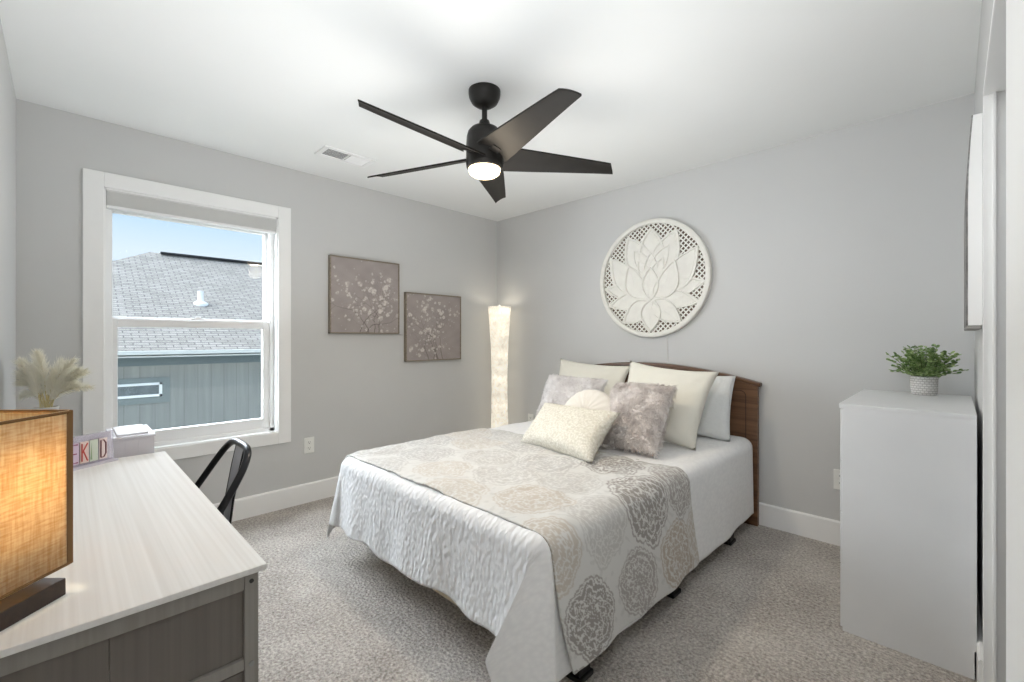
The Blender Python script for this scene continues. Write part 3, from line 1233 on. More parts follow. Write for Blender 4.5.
# ================================================================== LOTUS WALL MEDALLION
LX, LZ, LR = 1.750, 1.675, 0.452
lot = thing('wall_medallion', 'round carved white lotus medallion hung above the bed', 'wall decoration', (LX, 0, LZ))
ML = Matrix.Translation((LX, -0.004, LZ)) @ MXZ      # local z -> -y (towards the room)
mb = MB()
prof = [(LR - 0.034, 0.004), (LR - 0.034, 0.038), (LR - 0.028, 0.043), (LR - 0.008, 0.043), (LR, 0.038), (LR, 0.0), (LR - 0.030, 0.0), (LR - 0.034, 0.004)]
mb.lathe(prof, m=ML, n=96, cap=False)
mb.build('rim', M['lotus'], lot, smooth=True, angle=40)
mb = MB()
M['raw_mdf'] = paint('raw_wood_edge', srgb(128, 112, 98), 0.9, var=0.08)
MB().lathe([(0, 0.001), (LR - 0.03, 0.001), (LR - 0.03, 0.004), (0, 0.004)], m=ML, n=64).build('hole_shade_disc', M['raw_mdf'], lot)  # brown disc added behind the lattice so its holes look shaded
pitch_, wd = 0.0275, 0.0105
Ri = LR - 0.03
for sgn in (1, -1):
    k = -20
    while k <= 20:
        c = k * pitch_
        if abs(c) < Ri - 0.004:
            hl = sqrt(Ri * Ri - c * c)
            d = V((1, sgn)).normalized() if False else None
            dx, dy = 1 / sqrt(2), sgn / sqrt(2)
            nx, ny = -dy, dx
            pts = []
            for (a, b) in ((-hl, -wd / 2), (hl, -wd / 2), (hl, wd / 2), (-hl, wd / 2)):
                pts.append((dx * a + nx * (c + b), dy * a + ny * (c + b)))
            mb.prism(pts, 0.014, ML @ Matrix.Translation((0, 0, 0.006 if sgn > 0 else 0.0055)))
        k += 1
lt = mb.build('lattice', [M['lotus'], M['raw_mdf']], lot)
for pg in lt.data.polygons:
    if abs(pg.normal.y) < 0.5:
        pg.material_index = 1


def petal_outline(base, tip, wid, bulge=0.5, n=14, bend=0.0):
    """leaf shape from base to tip in medallion units"""
    b, t = V(base), V(tip)
    d = t - b
    L = d.length
    d.normalize()
    nn = V((-d.y, d.x))
    left, right = [], []
    for k in range(n + 1):
        u = k / n
        wv = wid * (sin(pi * u ** (0.5 + bulge * 0.8))) ** 0.85
        c = b + d * (L * u) + nn * (bend * sin(pi * u))
        left.append(c + nn * wv)
        right.append(c - nn * wv)
    return [tuple(p) for p in left] + [tuple(p) for p in right[-2:0:-1]]


PET = []   # (outline, layer)


def pp(base, tip, wid, layer, bulge=0.5, bend=0.0, mirror=True):
    PET.append((petal_outline(base, tip, wid, bulge, bend=bend), layer))
    if mirror:
        PET.append((petal_outline((-base[0], base[1]), (-tip[0], tip[1]), wid, bulge, bend=-bend), layer))


# lowest layer first
pp((0, 0.10), (0, 0.92), 0.25, 0, 0.35, mirror=False)
pp((0.10, 0.05), (0.47, 0.80), 0.25, 0, 0.4)
pp((0.10, -0.20), (0.84, 0.46), 0.25, 1, 0.35, bend=-0.10)
pp((0.0, -0.36), (0.97, -0.12), 0.18, 0, 0.4, bend=0.03)
pp((0.0, -0.38), (0.88, -0.46), 0.17, 1, 0.35, bend=0.03)
pp((0.0, -0.40), (0.56, -0.79), 0.19, 2, 0.35)
pp((0, -0.38), (0, -0.95), 0.20, 3, 0.35, mirror=False)
pp((0.0, 0.05), (0.34, 0.55), 0.14, 1, 0.4)
pp((0.0, -0.1), (0.0, 0.46), 0.14, 2, 0.4, mirror=False)
pp((0.0, -0.12), (0.24, 0.34), 0.12, 2, 0.4)
pp((0.05, -0.38), (0.45, 0.28), 0.20, 3, 0.4, bend=-0.09)
pp((0, -0.40), (0, 0.20), 0.165, 4, 0.55, mirror=False)
for outl, ly in PET:
    mb = MB()
    z0 = 0.0225 + ly * 0.0042
    pts = [(x * (LR - 0.02), y * (LR - 0.02)) for x, y in outl]
    cx = sum(p[0] for p in pts) / len(pts)
    cy = sum(p[1] for p in pts) / len(pts)
    lo = [mb.b.verts.new(ML @ V((x, y, 0.006))) for x, y in pts]
    hi = [mb.b.verts.new(ML @ V((x, y, z0 + 0.006))) for x, y in pts]
    ins = [mb.b.verts.new(ML @ V((cx + (x - cx) * 0.86, cy + (y - cy) * 0.90, z0 + 0.0066))) for x, y in pts]
    inn = [mb.b.verts.new(ML @ V((cx + (x - cx) * 0.79, cy + (y - cy) * 0.85, z0 - 0.004))) for x, y in pts]
    ctr = mb.b.verts.new(ML @ V((cx, cy, z0 + 0.0070)))
    n = len(pts)
    for k in range(n):
        j = (k + 1) % n
        mb.b.faces.new((lo[k], lo[j], hi[j], hi[k]))
        mb.b.faces.new((hi[k], hi[j], ins[j], ins[k]))
        mb.b.faces.new((ins[k], ins[j], inn[j], inn[k]))
        mb.b.faces.new((inn[k], inn[j], ctr))
    mb.b.faces.new(lo[::-1])
    mb.build('petal', M['lotus'], lot)
# thin white cord down the wall behind the bed
MB().tube([(1.872, -0.004, 1.30), (1.872, -0.004, 1.21), (1.873, -0.003, 1.10), (1.875, -0.004, 0.9), (1.876, -0.004, 0.6), (1.88, -0.004, 0.3)], 0.0018, 6).build('hanging_cord', paint('cord_white', srgb(214, 212, 208), 0.5), lot, smooth=True)['label'] = 'thin pale cord running down the wall'

# ================================================================== BLOSSOM PRINTS ON THE LEFT WALL


def blossom_art(seed, n=190):
    """painted blossom branches: returns (n+1)^2 linear colours, u to the right, v up"""
    rnd = random.Random(seed)
    u, v = np.meshgrid(np.linspace(0, 1, n + 1), np.linspace(0, 1, n + 1), indexing='ij')
    ca, cb = np.array(srgb(170, 161, 158)[:3]), np.array(srgb(154, 146, 143)[:3])
    mix = 0.5 + 0.25 * np.sin(u * 9 + seed) * np.sin(v * 7) + 0.2 * np.sin(u * 23 + 2 * np.sin(v * 9)) * np.sin(v * 27)
    img = ca * mix[..., None] + cb * (1 - mix[..., None])
    dark = np.array(srgb(72, 62, 60)[:3])
    pale = np.array(srgb(214, 208, 203)[:3])
    mid = np.array(srgb(184, 175, 171)[:3])

    def disc(cu, cv, r, c, al):
        d = np.hypot(u - cu, v - cv)
        m = np.clip((r - d) / 0.006, 0, 1) * al
        img[...] = img * (1 - m[..., None]) + c * m[..., None]

    def stroke(x, y, ang, ln, wid, depth):
        steps = max(3, int(ln / 0.012))
        for k in range(steps):
            x += cos(ang) * ln / steps
            y += sin(ang) * ln / steps
            ang += rnd.gauss(0, 0.12)
            disc(x, y, max(0.003, wid * (1 - 0.5 * k / steps)), dark, 0.75)
            if depth > 0 and rnd.random() < 0.13:
                stroke(x, y, ang + rnd.choice((-1, 1)) * rnd.uniform(0.5, 1.1), ln * 0.5, wid * 0.6, depth - 1)
            if rnd.random() < (0.30 if depth < 2 else 0.12):
                tips.append((x + rnd.gauss(0, .02), y + rnd.gauss(0, .02)))
        tips.append((x, y))
    tips = []
    for b in range(5):
        stroke(0.42 + b * 0.06 + rnd.uniform(-.03, .03), -0.02, radians(90 + rnd.uniform(-32, 28)), rnd.uniform(0.6, 1.0), 0.009, 2)
    rnd.shuffle(tips)
    for (x, y) in tips[:210]:
        R_ = rnd.uniform(0.007, 0.021) if rnd.random() < 0.85 else rnd.uniform(0.022, 0.036)
        for k in range(5):
            a = k * 1.2566 + rnd.random()
            disc(x + cos(a) * R_ * 0.6, y + sin(a) * R_ * 0.6, R_ * 0.6, pale if rnd.random() < 0.65 else mid, 0.75)
        if R_ > 0.02:
            disc(x, y, R_ * 0.22, mid * 0.6, 0.7)
    for _ in range(70):
        disc(rnd.random(), rnd.random() ** 1.4, rnd.uniform(0.004, 0.012), pale if rnd.random() < 0.5 else mid, 0.6)
    return img.reshape(-1, 3)


def framed_print(y0, y1, z0, z1, seed, label):
    t = thing('framed_print', label, 'picture', (0, (y0 + y1) / 2, z0), group='blossom prints on the left wall')
    d = 0.034
    n = 190
    mb = MB()
    mb.grid(lambda a, b: (d - 0.006, y0 + 0.008 + (y1 - y0 - 0.016) * a, z0 + 0.008 + (z1 - z0 - 0.016) * b), n, n)
    o = mb.build('canvas', ART, t)
    color_attr(o, blossom_art(seed, n))
    md = o.modifiers.new('solid', 'SOLIDIFY')
    md.thickness = 0.02
    md.offset = -1
    mb = MB()
    for q in ((y0, y0 + 0.010, z0, z1), (y1 - 0.010, y1, z0, z1), (y0, y1, z0, z0 + 0.010), (y0, y1, z1 - 0.010, z1)):
        mb.bb(0.0, d, *q, 0.0015)
    mb.build('picture_frame', FRM, t)


ART = attr_mat('blossom_canvas', 0.85, 0.3, 300)
FRM = wood('frame_champagne', srgb(150, 138, 122), srgb(118, 106, 92), 1, 0.4, 2.0)
framed_print(-1.780, -1.180, 1.252, 1.852, 3, 'grey blossom print nearer the window and hung higher')
framed_print(-1.118, -0.508, 1.012, 1.617, 8, 'grey blossom print nearer the floor lamp and hung lower')

# ================================================================== FLOOR LAMP IN THE CORNER
fx_, fy_ = 0.198, -0.155
flm = thing('floor_lamp', 'tall lit white crinkled paper column lamp in the room corner', 'floor lamp', (fx_, fy_, 0))
paper = shade_mat('crinkled_paper', srgb(246, 244, 238), srgb(212, 208, 200), False, 0.45, 0.50)
mb = MB()
prof = []
for k in range(41):
    z = 0.05 + (1.53 - 0.05) * k / 40
    u = (k / 40 - 0.45) / 0.55
    prof.append((0.073 + 0.033 * abs(u) ** 2.2, z))
nS = 40
vs_ = []
for i, (r, z) in enumerate(prof):
    ring = []
    for k in range(nS):
        a = 2 * pi * k / nS
        c, s_ = cos(a), sin(a)
        sq = 1.0 / max(abs(c), abs(s_)) ** 0.45       # softly squared column
        rr = r * sq * 0.93 + 0.0035 * nz(c * 4, s_ * 4, z * 9)
        ring.append(mb.b.verts.new((fx_ + rr * c, fy_ + rr * s_, z)))
    vs_.append(ring)
for a, b in zip(vs_, vs_[1:]):
    for k in range(nS):
        j = (k + 1) % nS
        mb.b.faces.new((a[k], a[j], b[j], b[k]))
mb.build('lamp_shade', paper, flm, smooth=True, solid=0.002)
MB().lathe([(0, 0), (0.105, 0), (0.105, 0.018), (0.098, 0.03), (0.09, 0.05), (0, 0.05)], (fx_, fy_, 0), 32).build('base', paint('lamp_base', srgb(200, 198, 192), 0.4), flm, smooth=True, angle=40)
mb = MB().tube([(fx_, fy_, 0.04), (fx_, fy_, 1.50)], 0.007, 8)
for a in (0, 60, 120):
    c, s_ = cos(radians(a)) * 0.098, sin(radians(a)) * 0.098
    mb.tube([(fx_ - c, fy_ - s_, 1.515), (fx_ + c, fy_ + s_, 1.515)], 0.002, 6)
mb.lathe([(0, 1.50), (0.010, 1.50), (0.010, 1.545), (0, 1.548)], (fx_, fy_, 0), 12)
mb.build('pole', M['vinyl'], flm)
for z in (0.30, 0.55, 0.80, 1.05, 1.28):
    add_light('floor_lamp_bulb', 'POINT', 0.26, (1.0, 0.95, 0.85), (fx_ + 0.02, fy_, z), shadow_soft_size=0.045)
add_light('floor_lamp_uplight', 'POINT', 0.9, (1.0, 0.90, 0.74), (fx_ + 0.02, fy_ - 0.01, 1.49), shadow_soft_size=0.03)

# ================================================================== OUTLETS


def outlet(name_loc, nrm, label):
    x, y, z = name_loc
    t = thing('wall_outlet', label, 'outlet', (x, y, z), group='white wall outlets')
    n = V((*nrm, 0))
    sd = V((-n.y, n.x, 0))
    rot = Matrix((sd, V((0, 0, 1)), n)).transposed()
    c = V((x, y, z))
    MB().box(c + n * 0.003, (0.072, 0.117, 0.006), rot, 0.0025).build('cover_plate', M['outlet'], t)
    for dz in (0.021, -0.021):
        sk = MB().box(c + n * 0.0065 + V((0, 0, dz)), (0.033, 0.028, 0.003), rot, 0.001).build('socket', M['outlet'], t)
        for ds in (-0.006, 0.006):
            MB().box(c + n * 0.008 + sd * ds + V((0, 0, dz + 0.003)), (0.002, 0.009, 0.001), rot).build('slot', M['dark_slot'], sk)
        MB().box(c + n * 0.008 + V((0, 0, dz - 0.008)), (0.005, 0.005, 0.001), rot).build('slot', M['dark_slot'], sk)


outlet((0.0, -1.922, 0.421), (1, 0), 'white wall outlet under the window end of the left wall')
outlet((2.935, 0.0, 0.385), (0, -1), 'white wall outlet on back wall partly hidden by white dresser')
outlet((0.48, 0.0, 0.42), (0, -1), 'white wall outlet on back wall between floor lamp and bed')

# ================================================================== DRESSER, PLANT
dx0, dx1, dy0, dy1, dz_ = 3.068, 3.463, -0.930, -0.20, 0.943
drs = thing('dresser', 'plain white chest of drawers standing end-on against right wall', 'dresser', ((dx0 + dx1) / 2, (dy0 + dy1) / 2, 0))
Mend = Matrix(((1, 0, 0, 0), (0, 0, 1, 0), (0, 1, 0, 0), (0, 0, 0, 1)))
mb = MB()
endp = [(dx0 + 0.008, 0), (dx1 - 0.006, 0), (dx1 - 0.006, 0.10), (dx1, 0.10), (dx1, dz_ - 0.018), (dx0 + 0.008, dz_ - 0.018)]
mb.prism(endp, 0.016, Matrix.Translation((0, dy0, 0)) @ Mend)
mb.prism(endp, 0.016, Matrix.Translation((0, dy1 - 0.016, 0)) @ Mend)
mb.bb(dx0 + 0.016, dx1 - 0.02, dy0 + 0.016, dy1 - 0.016, 0.06, 0.076)
mb.bb(dx1 - 0.008, dx1 - 0.002, dy0 + 0.016, dy1 - 0.016, 0.10, dz_ - 0.018)
mb.bb(dx0 + 0.03, dx0 + 0.045, dy0 + 0.016, dy1 - 0.016, 0.0, 0.06)
mb.build('carcass', M['dresser'], drs, bev=0.0012)

MB().bb(dx0 - 0.004, dx1, dy0 - 0.001, dy1 + 0.001, dz_ - 0.018, dz_, 0.002).build('dresser_top', M['dresser'], drs)
nd = 4
dh = (dz_ - 0.018 - 0.07) / nd
for k in range(nd):
    z0 = 0.065 + k * dh
    d_ = MB().bb(dx0, dx0 + 0.0079, dy0 + 0.002, dy1 - 0.002, z0 + 0.0015 - (0.05 if k == 0 else 0), z0 + dh - 0.0015, 0.002).build('drawer', M['dresser'], drs)
plant = thing('potted_plant', 'small leafy green plant in a patterned grey pot on the dresser', 'plant', (3.297, -0.295, dz_))
PX, PY = 3.302, -0.290


def pot_mat():
    t = NT('pot_pattern')
    c = t.n('ShaderNodeTexCoord')
    s = t.n('ShaderNodeSeparateXYZ')
    t.l(c.outputs['Object'], s.inputs[0])
    at = t.n('ShaderNodeMath', operation='ARCTAN2')
    t.l(s.outputs['Y'], at.inputs[0])
    t.l(s.outputs['X'], at.inputs[1])
    cb = t.n('ShaderNodeCombineXYZ')
    m = t.n('ShaderNodeMath', operation='MULTIPLY')
    m.inputs[1].default_value = 0.064
    t.l(at.outputs[0], m.inputs[0])
    t.l(m.outputs[0], cb.inputs['X'])
    t.l(s.outputs['Z'], cb.inputs['Y'])
    br = t.n('ShaderNodeTexBrick')
    br.inputs['Scale'].default_value = 1
    br.inputs['Brick Width'].default_value = 0.022
    br.inputs['Row Height'].default_value = 0.011
    br.inputs['Mortar Size'].default_value = 0.0026
    br.inputs['Mortar Smooth'].default_value = 0.6
    br.inputs['Color1'].default_value = srgb(216, 214, 212)
    br.inputs['Color2'].default_value = srgb(208, 206, 205)
    br.inputs['Mortar'].default_value = srgb(172, 169, 167)
    t.l(cb.outputs[0], br.inputs['Vector'])
    t.base(br.outputs['Color'])
    t.p.inputs['Roughness'].default_value = 0.7
    t.bump(br.outputs['Fac'], 0.6, -0.003)
    return t.m


mb = MB().lathe([(0, 0), (0.042, 0), (0.046, 0.004), (0.049, 0.03), (0.051, 0.086), (0.050, 0.090), (0.046, 0.090), (0.044, 0.07), (0, 0.068)], (PX, PY, dz_), 40)
mb.build('plant_pot', pot_mat(), plant, smooth=True, angle=50)
rnd = random.Random(12)
gl = NT('leaf_green')
gl.base(gl.ramp(gl.noise(gl.coord(), 40, 3), (0.3, srgb(66, 96, 52)), (0.48, srgb(112, 142, 80)), (0.66, srgb(176, 194, 136))))
gl.p.inputs['Roughness'].default_value = 0.55
leaves, stems = MB(), MB()
for k in range(95):
    a = rnd.uniform(0, 2 * pi)
    el = rnd.uniform(0.15, 1.45)
    L = rnd.uniform(0.10, 0.165) if el > 0.6 else rnd.uniform(0.10, 0.15)
    base = V((PX + cos(a) * 0.03 * rnd.random(), PY + sin(a) * 0.03 * rnd.random(), dz_ + 0.07))
    d = V((cos(a) * cos(el) * (0.80 if cos(a) > 0 else 0.95), sin(a) * cos(el) * 0.8, sin(el) * 0.85 + 0.30))
    path = []
    for i in range(7):
        u = i / 6
        p = base + d * (L * u) + V((0, 0, 0.03 * u - 0.045 * u * u))
        path.append(p)
    stems.tube(path, [0.0014 - 0.0001 * i for i in range(7)], 5)
    for i in range(1, 7):
        for sd in (-1, 1):
            p = path[i]
            t_ = (path[i] - path[i - 1]).normalized()
            s_ = t_.cross(V((0, 0, 1)))
            s_ = s_.normalized() if s_.length > 1e-4 else V((1, 0, 0))
            ld = (s_ * sd * rnd.uniform(0.6, 1.1) + t_ * rnd.uniform(0.2, 0.9) + V((0, 0, rnd.uniform(-0.2, 0.6)))).normalized()
            ll = rnd.uniform(0.015, 0.026)
            wn = ld.cross(V((rnd.uniform(-.4, .4), rnd.uniform(-.4, .4), 1))).normalized()
            up = wn.cross(ld).normalized()
            for (f1, f2) in ((0, 1),):
                q = [p, p + ld * ll * 0.35 + wn * ll * 0.36, p + ld * ll * 0.8 + wn * ll * 0.26, p + ld * ll, p + ld * ll * 0.8 - wn * ll * 0.26, p + ld * ll * 0.35 - wn * ll * 0.36]
                mid = [p + ld * ll * 0.35 - up * ll * 0.08, p + ld * ll * 0.8 - up * ll * 0.05]
                top = [leaves.b.verts.new(x) for x in q]
                mt = [leaves.b.verts.new(x) for x in mid]
                bt_ = [leaves.b.verts.new(x - up * 0.0009) for x in mid]
                for ids, mm_ in (((0, 1), mt), ((0, 1), bt_)):
                    leaves.b.faces.new((top[0], top[1], mm_[0]))
                    leaves.b.faces.new((top[1], top[2], mm_[1], mm_[0]))
                    leaves.b.faces.new((top[2], top[3], mm_[1]))
                    leaves.b.faces.new((top[3], top[4], mm_[1]))
                    leaves.b.faces.new((top[4], top[5], mm_[0], mm_[1]))
                    leaves.b.faces.new((top[5], top[0], mm_[0]))
st_ = stems.build('stems', paint('stem_green', srgb(96, 112, 70), 0.6), plant, smooth=True)
leaves.build('foliage', gl.m, plant)

# ================================================================== CANVAS ON THE RIGHT WALL
cv = thing('canvas_print', 'grey streaked canvas hung on right wall above the dresser', 'picture', (XD, -0.62, 1.262))
t = NT('streaked_canvas')
f = t.noise(t.coord((1, 10, 1.6)), 2.2, 6, 0.7, 1.0)
t.base(t.ramp(f, (0.40, srgb(86, 84, 84)), (0.54, srgb(140, 138, 137)), (0.68, srgb(205, 204, 201))))
t.p.inputs['Roughness'].default_value = 0.8
mb = MB()
yA, yB, zA, zB = -0.90, -0.33, 1.262, 2.02


def cvp(a, b, s):
    z = zA + (zB - zA) * b
    bow = 0.013 * max(0, (b - 0.55) / 0.45) ** 2
    return (XD - 0.038 + bow + s, yA + (yB - yA) * a, z)


mb.grid(lambda a, b: cvp(a, b, 0), 4, 24)
o = mb.build('canvas', t.m, cv, smooth=True)
md = o.modifiers.new('solid', 'SOLIDIFY')
md.thickness = 0.004
md.offset = 0
mb = MB()
for yy in (yA, yB - 0.018):
    pts = [(XD - 0.036 + 0.013 * max(0, (b - 0.55) / 0.45) ** 2, zA + (zB - zA) * b) for b in [k / 20 for k in range(21)]]
    poly = pts + [(XD, zB), (XD, zA)]
    mb.prism([(p[0], p[1]) for p in poly], 0.018, Matrix.Translation((0, yy, 0)) @ Mend)
mb.bb(XD - 0.035, XD, yA + 0.0185, yB - 0.0185, zA + 0.001, zA + 0.018).bb(XD - 0.022, XD, yA + 0.0185, yB - 0.0185, zB - 0.018, zB - 0.001)
mb.build('stretcher_frame', M['trim'], cv)
MB().bb(XD - 0.040, XD - 0.002, yA - 0.003, yB + 0.003, zA - 0.014, zA - 0.001, 0.003).build('bottom_bar', paint('bar_grey', srgb(150, 147, 143), 0.6), cv)

# ================================================================== DESK
DX0, DX1, DYf, DYb, DT = 1.147, 2.420, -2.921, -3.362, 0.76
desk = thing('desk', 'whitewashed wood desk along the left foreground', 'desk', ((DX0 + DX1) / 2, (DYf + DYb) / 2, 0))


def whitewash(name, c1, c2, axis):
    t = NT(name)
    s = [120, 120, 120]
    s[axis] = 1.1
    f = t.noise(t.coord(tuple(s)), 1.0, 2, 0.5, 0.0)
    s2 = [26, 26, 26]
    s2[axis] = 0.45
    g = t.noise(t.coord(tuple(s2)), 1.0, 2, 0.5, 0.0)
    m = t.n('ShaderNodeMath', operation='MULTIPLY_ADD')
    m.inputs[1].default_value = 0.5
    t.l(g, m.inputs[0])
    t.l(f, m.inputs[2])
    t.base(t.ramp(m.outputs[0], (0.50, c2), (0.95, c1)))
    t.p.inputs['Roughness'].default_value = 0.72
    t.p.inputs['Specular IOR Level'].default_value = 0.2
    t.bump(f, 0.10, 0.001)
    return t.m


top_m = whitewash('whitewash_oak_top', srgb(238, 237, 235), srgb(228, 226, 223), 0)
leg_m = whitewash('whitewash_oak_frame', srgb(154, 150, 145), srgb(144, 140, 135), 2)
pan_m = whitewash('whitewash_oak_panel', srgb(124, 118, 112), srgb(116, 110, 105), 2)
MB().bb(DX0, DX1, DYb, DYf, DT - 0.012, DT, 0.002).build('desk_top', top_m, desk)
px1 = DX1 - 0.012
for x in (DX0 + 0.012, px1 - 0.045):
    for y in (DYb + 0.01, DYf - 0.012 - 0.025):
        MB().bb(x, x + 0.045, y, y + 0.025, 0, DT - 0.012, 0.002).build('leg', leg_m, desk)
for x in (DX0 + 0.014, px1 - 0.028):
    for za_, zb_ in ((DT - 0.046, DT - 0.012), (0.556, 0.578), (0.10, 0.14)):
        MB().bb(x, x + 0.026, DYb + 0.045, DYf - 0.037, za_, zb_, 0.0015).build('end_rail', leg_m, desk)
    ym = -3.157
    for ya_, yb_, za_, zb_ in ((DYb + 0.045, ym - 0.0004, 0.578, DT - 0.046), (ym + 0.0004, DYf - 0.037, 0.578, DT - 0.046), (DYb + 0.045, DYf - 0.037, 0.14, 0.549)):
        MB().bb(x + 0.006, x + 0.018, ya_, yb_, za_, zb_, 0.0015).build('end_panel', pan_m, desk)
MB().bb(DX0 + 0.06, px1 - 0.05, DYb + 0.012, DYb + 0.028, 0.30, DT - 0.012).build('modesty_panel', pan_m, desk)
mb = MB()
sm = Matrix.Translation((px1 + 0.0005, DYf - 0.025, DT - 0.030)) @ Matrix.Rotation(radians(90), 4, 'Y')
mb.lathe([(0, 0.001), (0.0042, 0.001), (0.0042, -0.004), (0, -0.004)], m=sm, n=14)
mb.build('screw_hole', M['dark_slot'], desk)
mb = MB()
sm = Matrix.Translation((px1 + 0.0005, DYf - 0.025, 0.565)) @ Matrix.Rotation(radians(90), 4, 'Y')
mb.lathe([(0, 0.002), (0.005, 0.002), (0.005, -0.004), (0, -0.004)], m=sm, n=14)
mb.build('screw_head', paint('screw_steel', (0.3, 0.3, 0.3, 1), 0.35, 0.9), desk)

# ------------------------------------------------------------------ side table behind the far desk end
tb = thing('side_table', 'low white side table behind far desk end under pampas vase', 'table', (0.88, -3.16, 0))
MB().bb(0.62, 1.135, -3.362, -2.945, 0.722, 0.742, 0.003).build('table_top', M['dresser'], tb)
for x in (0.65, 1.10):
    for y in (-3.335, -2.975):
        MB().bb(x - 0.018, x + 0.018, y - 0.018, y + 0.018, 0, 0.722, 0.002).build('leg', M['dresser'], tb)

# ------------------------------------------------------------------ desk chair


def smooth_path(pts, n=8):
    P = [V(p) for p in pts]
    out = []
    for i in range(len(P) - 1):
        a, b, c, d = P[max(0, i - 1)], P[i], P[i + 1], P[min(len(P) - 1, i + 2)]
        for k in range(n):
            t = k / n
            out.append(0.5 * ((2 * b) + (c - a) * t + (2 * a - 5 * b + 4 * c - d) * t * t + (3 * b - a - 3 * c + d) * t ** 3))
    out.append(P[-1])
    return out


ch = thing('desk_chair', 'black metal cafe chair tucked under the whitewashed desk', 'chair', (1.475, -2.955, 0))
hoop = [(-.19, -.03, .45), (-.188, .035, .53), (-.183, .105, .62), (-.165, .175, .73), (-.135, .207, .785), (-.085, .220, .809), (0, .223, .812),
        (.085, .220, .809), (.135, .207, .785), (.165, .175, .73), (.183, .105, .62), (.188, .035, .53), (.19, -.03, .45)]
MB().tube(smooth_path(hoop), 0.0125, 12).build('back_frame', M['chair_metal'], ch, world=False, smooth=True)
mb = MB()
sp = [(.222, .811, .052), (.205, .73, .050), (.185, .62, .048), (.165, .45, .048)]
rowsF, rowsB = [], []
for y, z, hw_ in sp:
    rowsF.append([mb.b.verts.new((x * hw_, y - 0.0015 - 0.004 * (1 - abs(x)), z)) for x in (-1, -.5, 0, .5, 1)])
    rowsB.append([mb.b.verts.new((x * hw_, y + 0.0015 - 0.004 * (1 - abs(x)), z)) for x in (-1, -.5, 0, .5, 1)])
for i in range(3):
    for k in range(4):
        mb.b.faces.new((rowsF[i][k], rowsF[i][k + 1], rowsF[i + 1][k + 1], rowsF[i + 1][k]))
        mb.b.faces.new((rowsB[i][k], rowsB[i + 1][k], rowsB[i + 1][k + 1], rowsB[i][k + 1]))
    for k in (0, 4):
        mb.b.faces.new((rowsF[i][k], rowsF[i + 1][k], rowsB[i + 1][k], rowsB[i][k]))
for i in (0, 3):
    for k in range(4):
        mb.b.faces.new((rowsF[i][k], rowsF[i][k + 1], rowsB[i][k + 1], rowsB[i][k]))
mb.build('back_splat', M['chair_splat'], ch, world=False, smooth=True, angle=40)
mb = MB()
for sgn in (-1, 1):
    mb.tube([(sgn * .051, .222, .809), (sgn * .050, .205, .73), (sgn * .048, .185, .62), (sgn * .048, .165, .45)], 0.004, 8)
mb.build('splat_edge', M['chair_metal'], ch, world=False, smooth=True)
mb = MB()
sq = []
for k in range(48):
    a = 2 * pi * k / 48
    c, s_ = cos(a), sin(a)
    m_ = (abs(c) ** 5 + abs(s_) ** 5) ** (-0.2)
    sq.append((0.182 * m_ * c * (1 - 0.06 * s_), 0.175 * m_ * s_))
mb.prism(sq, 0.022, Matrix.Translation((0, 0, 0.432)))
mb.build('seat', M['chair_metal'], ch, world=False, bev=0.008)
for sx_ in (-1, 1):
    for sy in (-1, 1):
        MB().tube([(sx_ * .155, sy * .145, .435), (sx_ * .175, sy * .17, .30), (sx_ * .205, sy * .215, 0.0)], [0.020, 0.017, 0.012], 8).build('leg', M['chair_metal'], ch, world=False, smooth=True, angle=40)
mb = MB()
mb.tube([(-.17, -.165, .33), (.17, .165, .33)], 0.007, 8).tube([(.17, -.165, .325), (-.17, .165, .325)], 0.007, 8)
mb.build('brace', M['chair_metal'], ch, world=False, smooth=True)

# ================================================================== TABLE LAMP
CAM = V((3.406, -3.212, 1.215))
TH = radians(44.776)
FWD = V((-sin(TH), cos(TH), 0))
RGT = V((cos(TH), sin(TH), 0))
# square lamp turned 45 degrees to the desk
lc = V((2.305, -3.235, 0)) 
SH = 0.135
# far right corner of the shade in the room
frc = V((CAM.x, CAM.y, 0)) + FWD * 0.806 + RGT * (-0.795)
lc = frc - FWD * (SH / 2) - RGT * (SH / 2)
tl = thing('table_lamp', 'lit square burlap shade lamp on dark wood base on the desk', 'table lamp', (lc.x, lc.y, DT), TH)
hs = SH / 2
mb = MB()
mb.bb(-hs, hs + 0.003, -hs - 0.016, hs - 0.014, 0, 0.030, 0.002)
mb.build('base', wood('lamp_dark_wood', srgb(56, 40, 32), srgb(34, 24, 19), 0, 0.4, 1.2), tl, world=False)
mb = MB().tube([(0, 0, 0.02), (0, 0, 0.16)], 0.009, 10).lathe([(0, 0.15), (0.016, 0.15), (0.016, 0.19), (0, 0.19)], n=16)
mb.build('stem', M['black_metal'], tl, world=False, smooth=True, angle=40)
mb = MB().lathe([(0, 0.185), (0.013, 0.19), (0.018, 0.20), (0.028, 0.225), (0.024, 0.245), (0.010, 0.256), (0, 0.257)], n=24)
mb.build('bulb', emissive('bulb_glow', (1.0, 0.72, 0.40, 1), 6), tl, world=False, smooth=True)
burl = shade_mat('burlap', srgb(252, 236, 204), srgb(226, 194, 144), True, 0.62, 0.0)
z0, z1 = 0.049, 0.326
mb = MB()
ring = []
rr = 0.010
for cx_, cy_, a0 in ((hs - rr, -hs + rr, -90), (hs - rr, hs - rr, 0), (-hs + rr, hs - rr, 90), (-hs + rr, -hs + rr, 180)):
    for k in range(5):
        a = radians(a0 + 22.5 * k)
        ring.append((cx_ + rr * cos(a), cy_ + rr * sin(a)))
nR = len(ring)
lv = [[mb.b.verts.new((x, y, z)) for x, y in ring] for z in (z0, z0 + 0.09, z0 + 0.19, z1)]
